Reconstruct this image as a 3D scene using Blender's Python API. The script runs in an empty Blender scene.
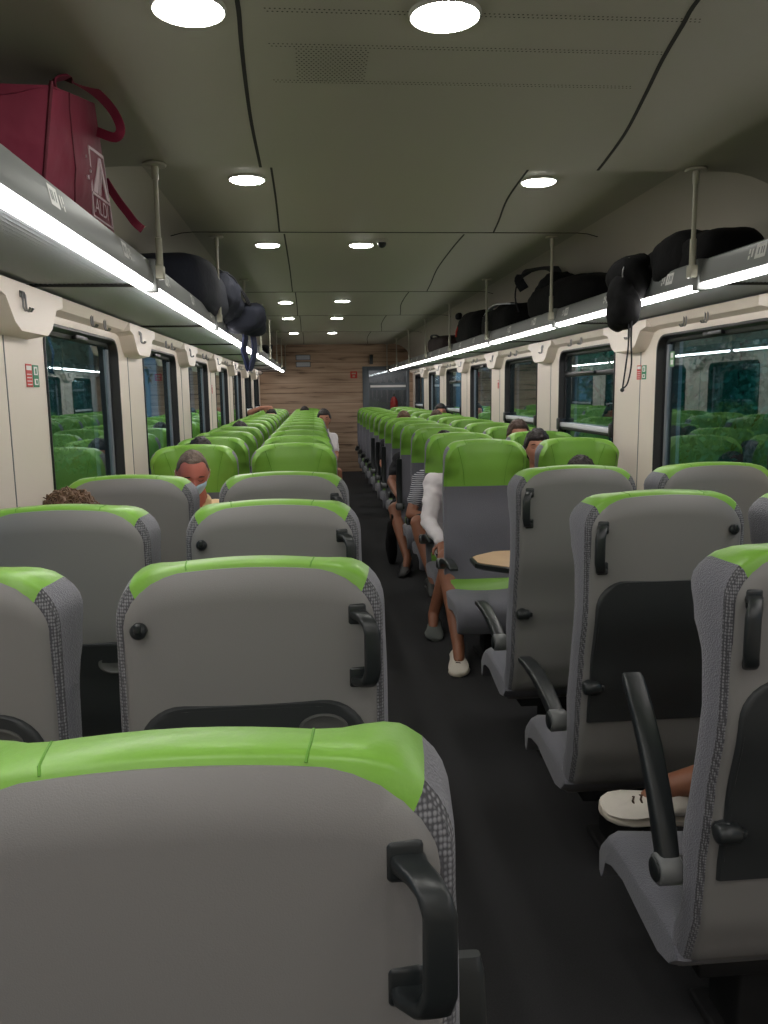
import bpy, bmesh, math, random
from mathutils import Vector, Matrix, Euler, noise
from mathutils.bvhtree import BVHTree
random.seed(7)
PI = math.pi
C = bpy.context.scene.collection
XC = 0.44                                   # centre line of the carriage; the camera stands left of it, above the left aisle seats
H = 1.56

# ------------------------------------------------------------------ materials
def srgb(r, g, b):
    f = lambda c: (c/255)/12.92 if c/255 <= .04045 else (((c/255)+.055)/1.055)**2.4
    return (f(r), f(g), f(b), 1)

def mat(name, col, rough=.5, metal=0, bump=None, vary=None, emit=None, spec=.5, sheen=0, coat=0):
    m = bpy.data.materials.new(name); m.use_nodes = True
    nt = m.node_tree; b = nt.nodes['Principled BSDF']
    b.inputs['Base Color'].default_value = col; b.inputs['Roughness'].default_value = rough
    b.inputs['Metallic'].default_value = metal; b.inputs['Specular IOR Level'].default_value = spec
    if sheen: b.inputs['Sheen Weight'].default_value = sheen
    if coat: b.inputs['Coat Weight'].default_value = coat
    tc = nt.nodes.new('ShaderNodeTexCoord')
    if vary:                                # (scale, second colour, amount)
        n = nt.nodes.new('ShaderNodeTexNoise'); n.inputs['Scale'].default_value = vary[0]; n.inputs['Detail'].default_value = 4
        nt.links.new(tc.outputs['Object'], n.inputs['Vector'])
        r = nt.nodes.new('ShaderNodeValToRGB'); r.color_ramp.elements[0].position = .5-.5*vary[2]; r.color_ramp.elements[1].position = .5+.5*vary[2]
        r.color_ramp.elements[0].color = col; r.color_ramp.elements[1].color = vary[1]
        nt.links.new(n.outputs['Fac'], r.inputs['Fac']); nt.links.new(r.outputs['Color'], b.inputs['Base Color'])
    if bump:                                # (kind, scale, strength)
        k, sc, st = bump
        if k == 'noise':
            n = nt.nodes.new('ShaderNodeTexNoise'); n.inputs['Scale'].default_value = sc; out = n.outputs['Fac']
        else:
            n = nt.nodes.new('ShaderNodeTexVoronoi'); n.inputs['Scale'].default_value = sc; out = n.outputs['Distance']
        nt.links.new(tc.outputs['Object'], n.inputs['Vector'])
        bp = nt.nodes.new('ShaderNodeBump'); bp.inputs['Strength'].default_value = st; bp.inputs['Distance'].default_value = .004
        nt.links.new(out, bp.inputs['Height']); nt.links.new(bp.outputs['Normal'], b.inputs['Normal'])
    if emit:
        b.inputs['Emission Color'].default_value = emit[0]; b.inputs['Emission Strength'].default_value = emit[1]
    return m

M = {}
M['shell'] = mat('seat_shell', srgb(130,128,126), .4, bump=('noise', 700, .12))
M['green'] = mat('green_leather', srgb(120,172,62), .36, bump=('noise', 160, .10), vary=(8, srgb(126,178,70), .5))
M['seamgreen'] = mat('green_stitch', srgb(92,150,38), .6)
M['fabric'] = mat('grey_seat_fabric', srgb(114,114,122), .9, bump=('voronoi', 300, .5), sheen=.25)
M['black'] = mat('black_plastic', srgb(34,38,39), .36)
M['tray'] = mat('dark_tray_plastic', srgb(44,47,48), .5)
M['tray2'] = mat('tray_recess_plastic', srgb(86,86,84), .5)
M['hub'] = mat('hub_plastic', srgb(112,114,114), .35)
M['base'] = mat('seat_base_metal', srgb(18,18,19), .8)
M['ceil'] = mat('ceiling_panel', srgb(164,162,146), .5)
M['gap'] = mat('joint_gap', srgb(30,30,26), .8)
M['wall'] = mat('wall_panel', srgb(226,216,203), .45)
M['floor'] = mat('dark_carpet', srgb(40,40,41), .95, bump=('noise', 600, .8), vary=(260, srgb(48,48,50), .3))
M['rack'] = mat('rack_aluminium', srgb(170,174,180), .4, metal=.25)
M['fascia'] = mat('fascia_aluminium', srgb(128,131,130), .4, metal=.3)
M['pole'] = mat('pole_paint', srgb(185,182,165), .4)
M['chrome'] = mat('hook_metal', srgb(150,150,150), .3, metal=.8)
M['led'] = mat('led_diffuser', (1,1,1,1), .4, emit=((1.0, .955, .93, 1), 9.5))
M['lamp'] = mat('lamp_diffuser', (1,1,1,1), .4, emit=((1.0, .98, .92, 1), 26.0))
M['ring'] = mat('lamp_ring', srgb(190,190,180), .4)
M['frame'] = mat('window_rubber', srgb(22,24,27), .4)
M['alu'] = mat('window_aluminium', srgb(150,155,160), .35, metal=.4)
M['sill'] = mat('ledge_white', srgb(225,228,230), .4)
M['red'] = mat('sticker_red', srgb(196,52,44), .5)
M['stgreen'] = mat('sticker_green', srgb(30,125,85), .5)
M['white'] = mat('sticker_white', srgb(225,225,222), .5)
M['wood_table'] = mat('table_laminate', srgb(214,182,146), .35, vary=(9, srgb(198,164,128), .6))
M['doorframe'] = mat('door_frame_paint', srgb(92,100,106), .45)
M['vest'] = mat('vestibule_panel', srgb(110,110,112), .5)
M['navy'] = mat('navy_nylon', srgb(26,30,44), .85, bump=('noise', 40, .6))
M['blackcloth'] = mat('black_nylon', srgb(9,9,11), .9, bump=('noise', 35, .7), spec=.25)
M['strapb'] = mat('strap_webbing', srgb(34,35,40), .7)
M['navyblue'] = mat('blue_webbing', srgb(34,44,82), .6)
M['brownbag'] = mat('dark_brown_fabric', srgb(44,30,28), .8, bump=('noise', 35, .7))
M['maroon'] = mat('maroon_fabric', srgb(132,34,62), .65, bump=('noise', 14, .9), vary=(5, srgb(118,28,54), .5))
M['maroond'] = mat('maroon_binding', srgb(92,22,40), .7)
M['print'] = mat('pale_print', srgb(222,196,206), .6)
M['hairb'] = mat('brown_hair', srgb(74,54,42), .6, bump=('noise', 90, 1))
M['haird'] = mat('dark_hair', srgb(34,26,24), .55, bump=('noise', 90, 1))
M['hairl'] = mat('light_brown_hair', srgb(122,92,66), .6, vary=(30, srgb(78,56,40), .5), bump=('noise', 90, 1))
M['hairg'] = mat('greying_hair', srgb(76,60,50), .7, vary=(28, srgb(128,112,100), .5), bump=('noise', 110, 1))
M['skin'] = mat('skin', srgb(196,138,112), .5, vary=(14, srgb(186,126,100), .6))
M['skinr'] = mat('flushed_skin', srgb(200,118,102), .45, vary=(14, srgb(190,106,90), .6))
M['skint'] = mat('tanned_skin', srgb(160,108,82), .5, vary=(14, srgb(150,98,74), .6))
M['eyedark'] = mat('eye_lash', srgb(50,30,26), .6)
M['mask'] = mat('mask_blue', srgb(190,220,238), .8)
M['beige'] = mat('beige_cotton', srgb(222,192,148), .85)
M['whitec'] = mat('white_cotton', srgb(236,230,232), .85, bump=('noise', 25, .8))
M['shorts'] = mat('blue_grey_cotton', srgb(62,70,80), .85)
M['darkc'] = mat('dark_cotton', srgb(26,26,30), .85)
M['greyc'] = mat('grey_cotton', srgb(98,98,104), .85)
M['greenc'] = mat('olive_cotton', srgb(70,74,60), .85)
M['sock'] = mat('grey_sock', srgb(104,108,104), .9)
M['shoew'] = mat('white_canvas', srgb(224,216,204), .8, bump=('noise', 60, .4))
M['sole'] = mat('shoe_sole', srgb(214,204,188), .6)
M['shoeb'] = mat('black_leather', srgb(24,22,22), .5)
M['leaf'] = mat('tree_leaf', srgb(100,178,134), .6, vary=(1.2, srgb(60,124,94), .6))
M['bark'] = mat('tree_bark', srgb(80,64,50), .9)
M['grass'] = mat('grass_ground', srgb(58,88,52), .95, vary=(1, srgb(44,64,40), .6))

def striped():
    m = mat('striped_jersey', srgb(52,56,70), .85); nt = m.node_tree; b = nt.nodes['Principled BSDF']
    tc = nt.nodes.new('ShaderNodeTexCoord'); w = nt.nodes.new('ShaderNodeTexWave'); w.bands_direction = 'Z'
    w.inputs['Scale'].default_value = 22; w.inputs['Distortion'].default_value = .8
    r = nt.nodes.new('ShaderNodeValToRGB'); r.color_ramp.elements[0].position = .45; r.color_ramp.elements[1].position = .55
    r.color_ramp.elements[0].color = srgb(48,52,66); r.color_ramp.elements[1].color = srgb(196,196,200)
    nt.links.new(tc.outputs['Object'], w.inputs['Vector']); nt.links.new(w.outputs['Fac'], r.inputs['Fac']); nt.links.new(r.outputs['Color'], b.inputs['Base Color'])
    return m
M['striped'] = striped()

def woven():                                # two-tone knit of the seat's edge band
    m = mat('woven_edge_fabric', srgb(120,120,124), .9, sheen=.2); nt = m.node_tree; b = nt.nodes['Principled BSDF']
    tc = nt.nodes.new('ShaderNodeTexCoord'); v = nt.nodes.new('ShaderNodeTexVoronoi'); v.inputs['Scale'].default_value = 230
    v.inputs['Randomness'].default_value = .25
    mp = nt.nodes.new('ShaderNodeMapping'); mp.inputs['Rotation'].default_value = (.0, .0, .0); mp.inputs['Scale'].default_value = (1, 1, .7)
    r = nt.nodes.new('ShaderNodeValToRGB'); r.color_ramp.elements[0].position = .25; r.color_ramp.elements[1].position = .55
    r.color_ramp.elements[0].color = srgb(138,138,142); r.color_ramp.elements[1].color = srgb(74,74,78)
    bp = nt.nodes.new('ShaderNodeBump'); bp.inputs['Strength'].default_value = .6; bp.inputs['Distance'].default_value = .003; bp.invert = True
    nt.links.new(tc.outputs['Object'], mp.inputs['Vector']); nt.links.new(mp.outputs['Vector'], v.inputs['Vector'])
    nt.links.new(v.outputs['Distance'], r.inputs['Fac']); nt.links.new(r.outputs['Color'], b.inputs['Base Color'])
    nt.links.new(v.outputs['Distance'], bp.inputs['Height']); nt.links.new(bp.outputs['Normal'], b.inputs['Normal'])
    return m
M['woven'] = woven()

def planks():                               # oak-look laminate on the end wall, grain running sideways
    m = mat('oak_laminate', srgb(150,122,98), .55); nt = m.node_tree; b = nt.nodes['Principled BSDF']
    tc = nt.nodes.new('ShaderNodeTexCoord')
    mp = nt.nodes.new('ShaderNodeMapping'); mp.inputs['Scale'].default_value = (.55, 1, 7)
    n = nt.nodes.new('ShaderNodeTexNoise'); n.inputs['Scale'].default_value = 2.2; n.inputs['Detail'].default_value = 7; n.inputs['Distortion'].default_value = .4
    r = nt.nodes.new('ShaderNodeValToRGB'); e = r.color_ramp.elements
    e[0].position = .33; e[0].color = srgb(112,90,72); e[1].position = .7; e[1].color = srgb(206,178,150)
    x = e.new(.42); x.color = srgb(180,150,124)
    sx = nt.nodes.new('ShaderNodeSeparateXYZ'); mt = nt.nodes.new('ShaderNodeMath'); mt.operation = 'MULTIPLY'; mt.inputs[1].default_value = 1/.19
    fr = nt.nodes.new('ShaderNodeMath'); fr.operation = 'FRACT'; gt = nt.nodes.new('ShaderNodeMath'); gt.operation = 'LESS_THAN'; gt.inputs[1].default_value = .03
    fl = nt.nodes.new('ShaderNodeMath'); fl.operation = 'FLOOR'
    mix = nt.nodes.new('ShaderNodeMixRGB'); mix.inputs['Color2'].default_value = srgb(70,52,40)
    tint = nt.nodes.new('ShaderNodeMixRGB'); tint.blend_type = 'MULTIPLY'; tint.inputs['Fac'].default_value = .18
    wn = nt.nodes.new('ShaderNodeTexWhiteNoise'); wn.noise_dimensions = '1D'
    L = nt.links.new
    L(tc.outputs['Object'], mp.inputs['Vector']); L(mp.outputs['Vector'], n.inputs['Vector']); L(n.outputs['Fac'], r.inputs['Fac'])
    L(tc.outputs['Object'], sx.inputs['Vector']); L(sx.outputs['Z'], mt.inputs[0]); L(mt.outputs[0], fr.inputs[0]); L(fr.outputs[0], gt.inputs[0])
    L(mt.outputs[0], fl.inputs[0]); L(fl.outputs[0], wn.inputs['W']); L(r.outputs['Color'], tint.inputs['Color1']); L(wn.outputs['Value'], tint.inputs['Color2'])
    L(gt.outputs[0], mix.inputs['Fac']); L(tint.outputs['Color'], mix.inputs['Color1']); L(mix.outputs['Color'], b.inputs['Base Color'])
    return m
M['oak'] = planks()

def glass(name, tint, refl):
    m = bpy.data.materials.new(name); m.use_nodes = True; nt = m.node_tree; nt.nodes.clear()
    o = nt.nodes.new('ShaderNodeOutputMaterial'); t = nt.nodes.new('ShaderNodeBsdfTransparent'); t.inputs['Color'].default_value = tint
    g = nt.nodes.new('ShaderNodeBsdfGlossy'); g.inputs['Roughness'].default_value = .015; g.inputs['Color'].default_value = (.8, .95, 1, 1)
    fr = nt.nodes.new('ShaderNodeFresnel'); fr.inputs['IOR'].default_value = 1.5
    ad = nt.nodes.new('ShaderNodeMath'); ad.operation = 'MULTIPLY_ADD'; ad.inputs[1].default_value = 1.7; ad.inputs[2].default_value = refl; ad.use_clamp = True
    mx = nt.nodes.new('ShaderNodeMixShader')
    nt.links.new(fr.outputs[0], ad.inputs[0]); ge = nt.nodes.new('ShaderNodeNewGeometry'); iv = nt.nodes.new('ShaderNodeMath'); iv.operation = 'SUBTRACT'; iv.inputs[0].default_value = 1; ml = nt.nodes.new('ShaderNodeMath'); ml.operation = 'MULTIPLY'
    nt.links.new(ge.outputs['Backfacing'], iv.inputs[1]); nt.links.new(ad.outputs[0], ml.inputs[0]); nt.links.new(iv.outputs[0], ml.inputs[1]); nt.links.new(ml.outputs[0], mx.inputs[0]); nt.links.new(t.outputs[0], mx.inputs[1]); nt.links.new(g.outputs[0], mx.inputs[2])
    nt.links.new(mx.outputs[0], o.inputs['Surface'])
    return m
M['glass'] = glass('window_glass', (.56, .68, .74, 1), .09)
M['glass_clear'] = glass('sash_glass', (.92, .95, .96, 1), .0)
M['glass_door'] = glass('door_glass', (.9, .92, .93, 1), .0)

# ------------------------------------------------------------------ mesh helpers
class MB:
    def __init__(s): s.v = []; s.f = []; s.m = []
    def add(s, vs, fs, mi=0):
        b = len(s.v); s.v += [tuple(v) for v in vs]; s.f += [tuple(i+b for i in f) for f in fs]; s.m += [mi]*len(fs); return s
    def box(s, x0, x1, y0, y1, z0, z1, mi=0, r=0, seg=2):
        bm = bmesh.new(); bmesh.ops.create_cube(bm, size=1)
        for v in bm.verts: v.co = Vector((x0+(v.co.x+.5)*(x1-x0), y0+(v.co.y+.5)*(y1-y0), z0+(v.co.z+.5)*(z1-z0)))
        if r: bmesh.ops.bevel(bm, geom=list(bm.edges), offset=r, segments=seg, profile=.5, affect='EDGES')
        bm.verts.index_update(); s.add([v.co for v in bm.verts], [[v.index for v in f.verts] for f in bm.faces], mi); bm.free(); return s
    def loft(s, rings, mi=0, cap=True, closed=True):
        n = len(rings[0]); vs = [p for r in rings for p in r]; fs = []
        for i in range(len(rings)-1):
            for j in range(n if closed else n-1):
                a = i*n+j; b = i*n+(j+1) % n; fs.append((a, b, b+n, a+n))
        if cap and closed: fs.append(tuple(range(n-1, -1, -1))); fs.append(tuple(range((len(rings)-1)*n, len(rings)*n)))
        return s.add(vs, fs, mi)
    def tube(s, pts, rad, mi=0, n=10, flat=1, up=None):
        pts = [Vector(p) for p in pts]; rad = rad if isinstance(rad, (list, tuple)) else [rad]*len(pts)
        rings = []; ref = Vector(up) if up else None
        for i, p in enumerate(pts):
            d = (pts[min(i+1, len(pts)-1)]-pts[max(i-1, 0)]).normalized()
            if ref is None: ref = Vector((0, 0, 1)) if abs(d.z) < .9 else Vector((1, 0, 0))
            a = d.cross(ref); a = a.normalized() if a.length > 1e-5 else d.orthogonal().normalized(); b = a.cross(d).normalized()
            if not up: ref = b
            rings.append([p+a*math.cos(2*PI*k/n)*rad[i]+b*math.sin(2*PI*k/n)*rad[i]*flat for k in range(n)])
        return s.loft(rings, mi)
    def capsule(s, a, b, ra, rb, mi=0, n=12):
        a = Vector(a); b = Vector(b); d = (b-a); L = d.length
        if L < 1e-6: return s.ball(a, ra, mi)
        d /= L; pts = []; rad = []
        for t in (-.97, -.75, -.4, 0): pts.append(a+d*ra*t); rad.append(ra*math.sqrt(max(0, 1-t*t)))
        for t in (0, .4, .75, .97): pts.append(b+d*rb*t); rad.append(rb*math.sqrt(max(0, 1-t*t)))
        return s.tube(pts, rad, mi, n)
    def ball(s, c, r, mi=0, n=14, m=9, sc=(1, 1, 1), rot=None):
        vs = []; fs = []; c = Vector(c)
        for i in range(m+1):
            th = PI*i/m
            for j in range(n):
                p = Vector((math.sin(th)*math.cos(2*PI*j/n)*sc[0], math.sin(th)*math.sin(2*PI*j/n)*sc[1], math.cos(th)*sc[2]))*r
                if rot: p = rot @ p
                vs.append(c+p)
        for i in range(m):
            for j in range(n):
                a = i*n+j; b = i*n+(j+1) % n; fs.append((a, a+n, b+n, b))
        return s.add(vs, fs, mi)
    def cyl(s, c, axis, r, L, mi=0, n=20, r2=None, bev=0):
        c = Vector(c); ax = Vector(axis).normalized(); a = ax.orthogonal().normalized(); b = ax.cross(a); r2 = r if r2 is None else r2
        prof = [(-L/2, r-bev), (-L/2+bev, r), (L/2-bev, r2), (L/2, r2-bev)] if bev else [(-L/2, r), (L/2, r2)]
        return s.loft([[c+ax*t+(a*math.cos(2*PI*k/n)+b*math.sin(2*PI*k/n))*q for k in range(n)] for t, q in prof], mi)
    def prism(s, pts, off, mi=0):           # polygon extruded by vector off
        off = Vector(off); a = [Vector(p) for p in pts]; return s.loft([a, [p+off for p in a]], mi)
    def mesh(s, name, mats, angle=35, merge=False):
        me = bpy.data.meshes.new(name); me.from_pydata(s.v, [], s.f); me.validate(verbose=False)
        for m_ in mats: me.materials.append(m_)
        if len(me.polygons) == len(s.m): me.polygons.foreach_set('material_index', s.m)
        bm = bmesh.new(); bm.from_mesh(me)
        if merge: bmesh.ops.remove_doubles(bm, verts=bm.verts, dist=1e-5)
        bmesh.ops.recalc_face_normals(bm, faces=bm.faces); bm.to_mesh(me); bm.free()
        me.polygons.foreach_set('use_smooth', [True]*len(me.polygons)); me.set_sharp_from_angle(angle=math.radians(angle)); me.update()
        return me
    def build(s, name, mats, parent=None, angle=35, label=None, merge=False, **k):
        if not isinstance(mats, (list, tuple)): mats = [mats]
        mats = [M[q] if isinstance(q, str) else q for q in mats]
        o = bpy.data.objects.new(name, s.mesh(name, mats, angle, merge)); C.objects.link(o)
        if parent: o.parent = parent
        if label: o['label'] = label
        for kk, vv in k.items(): o[kk] = vv
        return o

def tag(o, label, cat, group=None, kind=None):
    o['label'] = label; o['category'] = cat
    if group: o['group'] = group
    if kind: o['kind'] = kind
    return o
def thing(name, label, cat, loc=(0, 0, 0), rz=0, group=None):
    o = bpy.data.objects.new(name, None); o.empty_display_size = .1; C.objects.link(o); o.location = loc; o.rotation_euler = (0, 0, rz)
    return tag(o, label, cat, group)
def struct(o): o['kind'] = 'structure'; return o
def local(mb, o):                           # mesh given in world coordinates, moved to the thing's own frame
    mi = (Matrix.Translation(o.location) @ Euler(o.rotation_euler).to_matrix().to_4x4()).inverted()
    mb.v = [tuple(mi @ Vector(v)) for v in mb.v]; return mb
def copy_tree(o, parent=None):
    c = o.copy(); C.objects.link(c)
    if parent: c.parent = parent
    for ch in o.children: copy_tree(ch, c)
    return c
def lerp(tab, z):                           # piecewise table [(z, value)], z falling
    if z >= tab[0][0]: return tab[0][1]
    for (a, va), (b, vb) in zip(tab, tab[1:]):
        if z >= b:
            t = (a-z)/(a-b); t = t*t*(3-2*t); return va+(vb-va)*t
    return tab[-1][1]
def sstep(a, b, x):
    t = min(1, max(0, (x-a)/(b-a))); return t*t*(3-2*t)

# ------------------------------------------------------------------ seats
BK = [(1.25, 0), (.93, 0), (.72, .035), (.587, .052), (.466, .06), (.36, .085), (.27, .17)]
SD = [(1.25, .135), (1.19, .155), (1.12, .128), (1.02, .078), (.93, .070), (.82, .085), (.72, .105), (.62, .128), (.5, .11), (.36, .15)]
CT = [(1.25, .078), (1.17, .090), (1.10, .092), (1.0, .085), (.92, .080), (.7, .112), (.5, .125), (.36, .16)]
def ztop(x, w, top, r=.08):
    ax = abs(x); arch = top-.024*(min(ax, w)/w)**2
    if ax > w-r:
        a0 = top-.024*((w-r)/w)**2; d = min(ax-(w-r), r)
        return a0-r+math.sqrt(max(0, r*r-d*d))-.5*.024*d/r
    return arch
def cols(w, n=26): return [w*math.sin(PI/2*(2*i/n-1)) for i in range(n+1)]

def seat_meshes():
    d = {}
    W = .25
    # outline loop (x, z): up the left side, over the top, down the right
    def outline(w, top, zmin, r=.08, ny=16):
        zs = ztop(w, w, top, r); side = [zmin+(.985-zmin)*i/12 for i in range(12)]+[.985+(zs-.985)*i/6 for i in range(6)]
        xs = cols(w); top_ = [(x, ztop(x, w, top, r)) for x in xs]
        return [(-w, z) for z in side]+top_+[(w, z) for z in reversed(side)]
    def front_y(x, z):
        c = lerp(CT, z); s = lerp(SD, z); k = sstep(.118, .225, abs(x)) if z > .95 else sstep(.10, .24, abs(x))
        return c+(s-c)*k+.006*math.cos(min(1, abs(x)/.11)*PI/2)*(z > .95)
    ol = outline(W, 1.262, .34)
    # rim rings from the shell edge forward to the cushion's front
    rings = []
    ins = lambda p, q, qs: (p[0]*(1-qs/.25), p[1]-q*(1 if p[1] > 1.1 else 0))
    for t, q, qs in ((-.03, .028, .028), (-.03, .006, .016), (.05, .0, .012), (.35, .0, .006), (.7, .0, .001), (.90, .008, .006), (1.0, .024, .024)):
        ring = []
        for p in ol:
            x, z = ins(p, q, qs); yb = lerp(BK, p[1])+.006; yf = lerp(SD, p[1]) if abs(p[0]) > .2 else front_y(p[0], min(p[1], 1.24))
            ring.append((x, yb+(yf-yb)*t-.004*(q > .02), z))
        rings.append(ring)
    rim = []                                 # faces with a region code
    n = len(ol)
    V = [p for r in rings for p in r]
    for i in range(len(rings)-1):
        for j in range(n-1):
            a = i*n+j; cx = sum(V[k][0] for k in (a, a+1, a+n, a+n+1))/4; cz = sum(V[k][2] for k in (a, a+1, a+n, a+n+1))/4
            f = (a, a+1, a+n+1, a+n); side_code = ('w' if j < n/2 else 'v') if i < 2 else 'f'
            green = 12 <= j < n-1-12 if i == 5 else 18+4 <= j < 18+26-4
            rim.append((f, 'g' if green else side_code))
    # front cap: grid whose border is the last ring
    q = .024; w2 = W*(1-q/.25)
    zs0 = ztop(W, W, 1.262)
    base = len(V); xs = [x*(1-q/.25) for x in cols(W)]; nr = 30; nx = len(xs)
    zrow = [.34+(zs0-.34)*i/16 for i in range(17)]
    for x0, x in zip(cols(W), xs):
        zt = ztop(x0, W, 1.262)-q
        for i in range(nr+1):
            z = .34+(.985-.34)*i/18 if i <= 18 else .985+(zt-.985)*(i-18)/12
            V.append((x, front_y(x, z)-.002, z))
    cap = []
    for a in range(nx-1):
        for i in range(nr):
            k = base+a*(nr+1)+i; f = (k, k+nr+1, k+nr+2, k+1); cap.append((f, 'g' if i >= 18 else 'f'))
    allf = rim+cap
    for key, code in (('headrest', 'g'), ('cushion', 'f'), ('edge', 'w'), ('edge2', 'v')):
        mb = MB(); used = {}; vs = []; fs = []
        for f, c in allf:
            if c != code: continue
            nf = []
            for i in f:
                if i not in used: used[i] = len(vs); vs.append(V[i])
                nf.append(used[i])
            fs.append(nf)
        mb.add(vs, fs)
        if key == 'headrest':
            for sx in (-1, 1):               # two stitched seams over the top band and the curved seams in front
                pts = []
                for i in range(1, 7): pts.append(V[i*n+18+(17 if sx == 1 else 9)])
                mb.tube([(a_, b_, c_-.0006) for a_, b_, c_ in pts], .0017, 1, 6)
                pts = []
                for t in range(14):
                    z = 1.222-(1.222-.99)*t/13; x = .165-.02*math.sin(t/13*PI)-.045*(t/13)**2
                    pts.append((sx*x, front_y(x, z)-.0005, z))
                mb.tube(pts, .0014, 1, 6)
        d[key] = mb
    # hard back shell
    sh = MB(); w = .2265; top = 1.253; xs = cols(w, 22); nr = 34; V = []
    for layer in (0, 1):
        for x in xs:
            zt = ztop(x, w, top, .075)
            for i in range(nr+1):
                z = .27+(zt-.27)*i/nr
                e = min(1, min(w-abs(x), zt-z)/.016) if layer == 0 else 0
                bulge = -.010*(1-(x/w)**2)*sstep(.3, .6, z)
                y = lerp(BK, z)+(.010-.018*math.sqrt(max(0, 1-(1-e)**2))+bulge if layer == 0 else .028)
                V.append((x, y, z))
    F = []; S = len(xs)*(nr+1)
    for a in range(len(xs)-1):
        for i in range(nr):
            k = a*(nr+1)+i; F.append((k, k+1, k+nr+2, k+nr+1)); k += S; F.append((k, k+nr+1, k+nr+2, k+1))
    border = [i for i in range(nr+1)]+[a*(nr+1)+nr for a in range(1, len(xs))]+[(len(xs)-1)*(nr+1)+i for i in range(nr-1, -1, -1)]+[a*(nr+1) for a in range(len(xs)-2, 0, -1)]
    for a, b in zip(border, border[1:]+border[:1]): F.append((a, b, b+S, a+S))
    sh.add(V, F)
    # underside pan: shell carried forward under the cushion
    pan = [(.16, .30), (.19, .262), (.27, .272), (.36, .29), (.44, .30), (.50, .292), (.50, .33), (.2, .36)]
    sh.loft([[(x*.985 if abs(x) > .2 else x, y, z+(.012 if abs(x) > .21 else 0)) for y, z in pan] for x in (-.225, -.205, -.1, 0, .1, .205, .225)])
    d['shell'] = sh
    # seat cushion
    prof = [(.10, .33), (.12, .36), (.18, .385), (.30, .382), (.42, .388), (.50, .385), (.555, .37), (.583, .335), (.592, .29), (.588, .235), (.574, .222), (.560, .238), (.545, .285), (.50, .305), (.42, .315), (.30, .292), (.2, .275), (.14, .29)]
    cs = MB(); rr = []
    for x in (-.25, -.247, -.235, -.21, -.17, -.08, 0, .08, .17, .21, .235, .247, .25):
        e = max(0, (abs(x)-.20)/.05); e2 = 1-math.sqrt(max(0, 1-e*e)); cy, cz = .33, .335; dish = -.014*(1-(x/.2)**2) if abs(x) < .2 else 0
        rr.append([(x, y-(y-cy)*.035*e2, z+(dish if z > .36 else 0)-(z-cz)*.42*e2*(1 if z > .33 else .2)-(.03*e2 if y > .5 and z > .3 else 0)) for y, z in prof])
    cs.loft(rr); d['seat_cushion'] = cs
    ab = MB(); ab.loft([[(x, y, z) for y, z in ((.130, .36), (.185, .365), (.190, .372), (.150, .43), (.130, .432))] for x in (-.215, 0, .215)]); d['accent'] = ab
    # base
    bs = MB(); bs.box(-.17, .17, .16, .44, .235, .275, 0, .006); bs.box(-.05, .05, .2, .34, .03, .24, 0, .008); bs.box(-.08, .08, .16, .38, 0, .03, 0, .008); d['pedestal'] = bs
    # lever under the front edge
    # grab handle, on the +x side, world of the shell
    hd = MB(); x0, x1 = .190, .222; zt, zb = 1.164, 1.046
    for z in (zt, zb):
        s = 1 if z == zt else -1
        hd.box(x0-.017, x0+.017, -.014, .0, z-.02, z+.02, 0, .006)
    path = [(.192, .0, zt, 0), (.194, -.022, zt+.001, 0), (.203, -.038, zt-.001, .25), (.210, -.048, zt-.010, .65), (.214, -.052, zt-.024, 1), (.214, -.052, zb+.024, 1), (.210, -.048, zb+.008, 1.35), (.206, -.038, zb-.002, 1.8), (.194, -.022, zb-.005, 2), (.190, .0, zb-.004, 2)]
    rr_ = []
    for x, y, z, a_ in path:
        ang = a_*PI/2; nv = Vector((0, -math.sin(ang), math.cos(ang))); ring = []; hw = .0155 if a_ in (0, 2) else .0145; hh = .0075
        for k in range(16):
            q = 2*PI*k/16; cx = math.copysign(abs(math.cos(q))**.5, math.cos(q)); cz = math.copysign(abs(math.sin(q))**.5, math.sin(q)); ring.append(Vector((x+cx*hw, y, z))+nv*cz*hh)
        rr_.append(ring)
    hd.loft(rr_)
    d['handle'] = hd
    hk = MB(); hk.cyl((-.192, -.006, 1.152), (0, 1, 0), .012, .012, 0, 16, bev=.003); hk.cyl((-.192, -.020, 1.150), (0, 1, 0), .0145, .02, 0, 16, bev=.005); hk.box(-.199, -.185, -.034, -.022, 1.146, 1.166, 0, .004); d['hook'] = hk
    # tray table folded against the shell
    def tray(ztop_, zbot):
        t = MB(); r = .085; w = .207; pts = []
        for k in range(9): a = PI-PI/2*k/8; pts.append((-w+r+r*math.cos(a), ztop_-r+r*math.sin(a)))
        for k in range(9): a = PI/2-PI/2*k/8; pts.append((w-r+r*math.cos(a), ztop_-r+r*math.sin(a)))
        zl = [ztop_-r+(zbot-ztop_+r)*i/8 for i in range(1, 9)]
        pts += [(w, z) for z in zl]+[(-w, z) for z in reversed(zl)]
        ring = lambda q, dy: [(x*(1-q/w), lerp(BK, z)-.010+dy, z-(q if z > ztop_-.1 else -q*.5)) for x, z in pts]
        t.loft([ring(0, .012), ring(0, -.004), ring(.004, -.010), ring(.010, -.010)], 0, cap=False)
        # face grid
        q = .010; N = 12; V = []; xs_ = cols(w-q, 16)
        for x in xs_:
            ax = abs(x); rr_ = r-q; wq = w-q; zt_ = ztop_-q-(0 if ax < wq-rr_ else rr_-math.sqrt(max(0, rr_*rr_-(ax-wq+rr_)**2)))
            for i in range(N+1): z = zbot+q*.5+(zt_-zbot-q*.5)*i/N; V.append((x, lerp(BK, z)-.0195-.0008*(1-(x/w)**2), z))
        t.add(V, [(a*(N+1)+i, a*(N+1)+i+1, (a+1)*(N+1)+i+1, (a+1)*(N+1)+i) for a in range(len(xs_)-1) for i in range(N)])
        return t
    d['tray'] = tray(1.008, .56); d['tray_low'] = tray(.885, .50)
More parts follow.
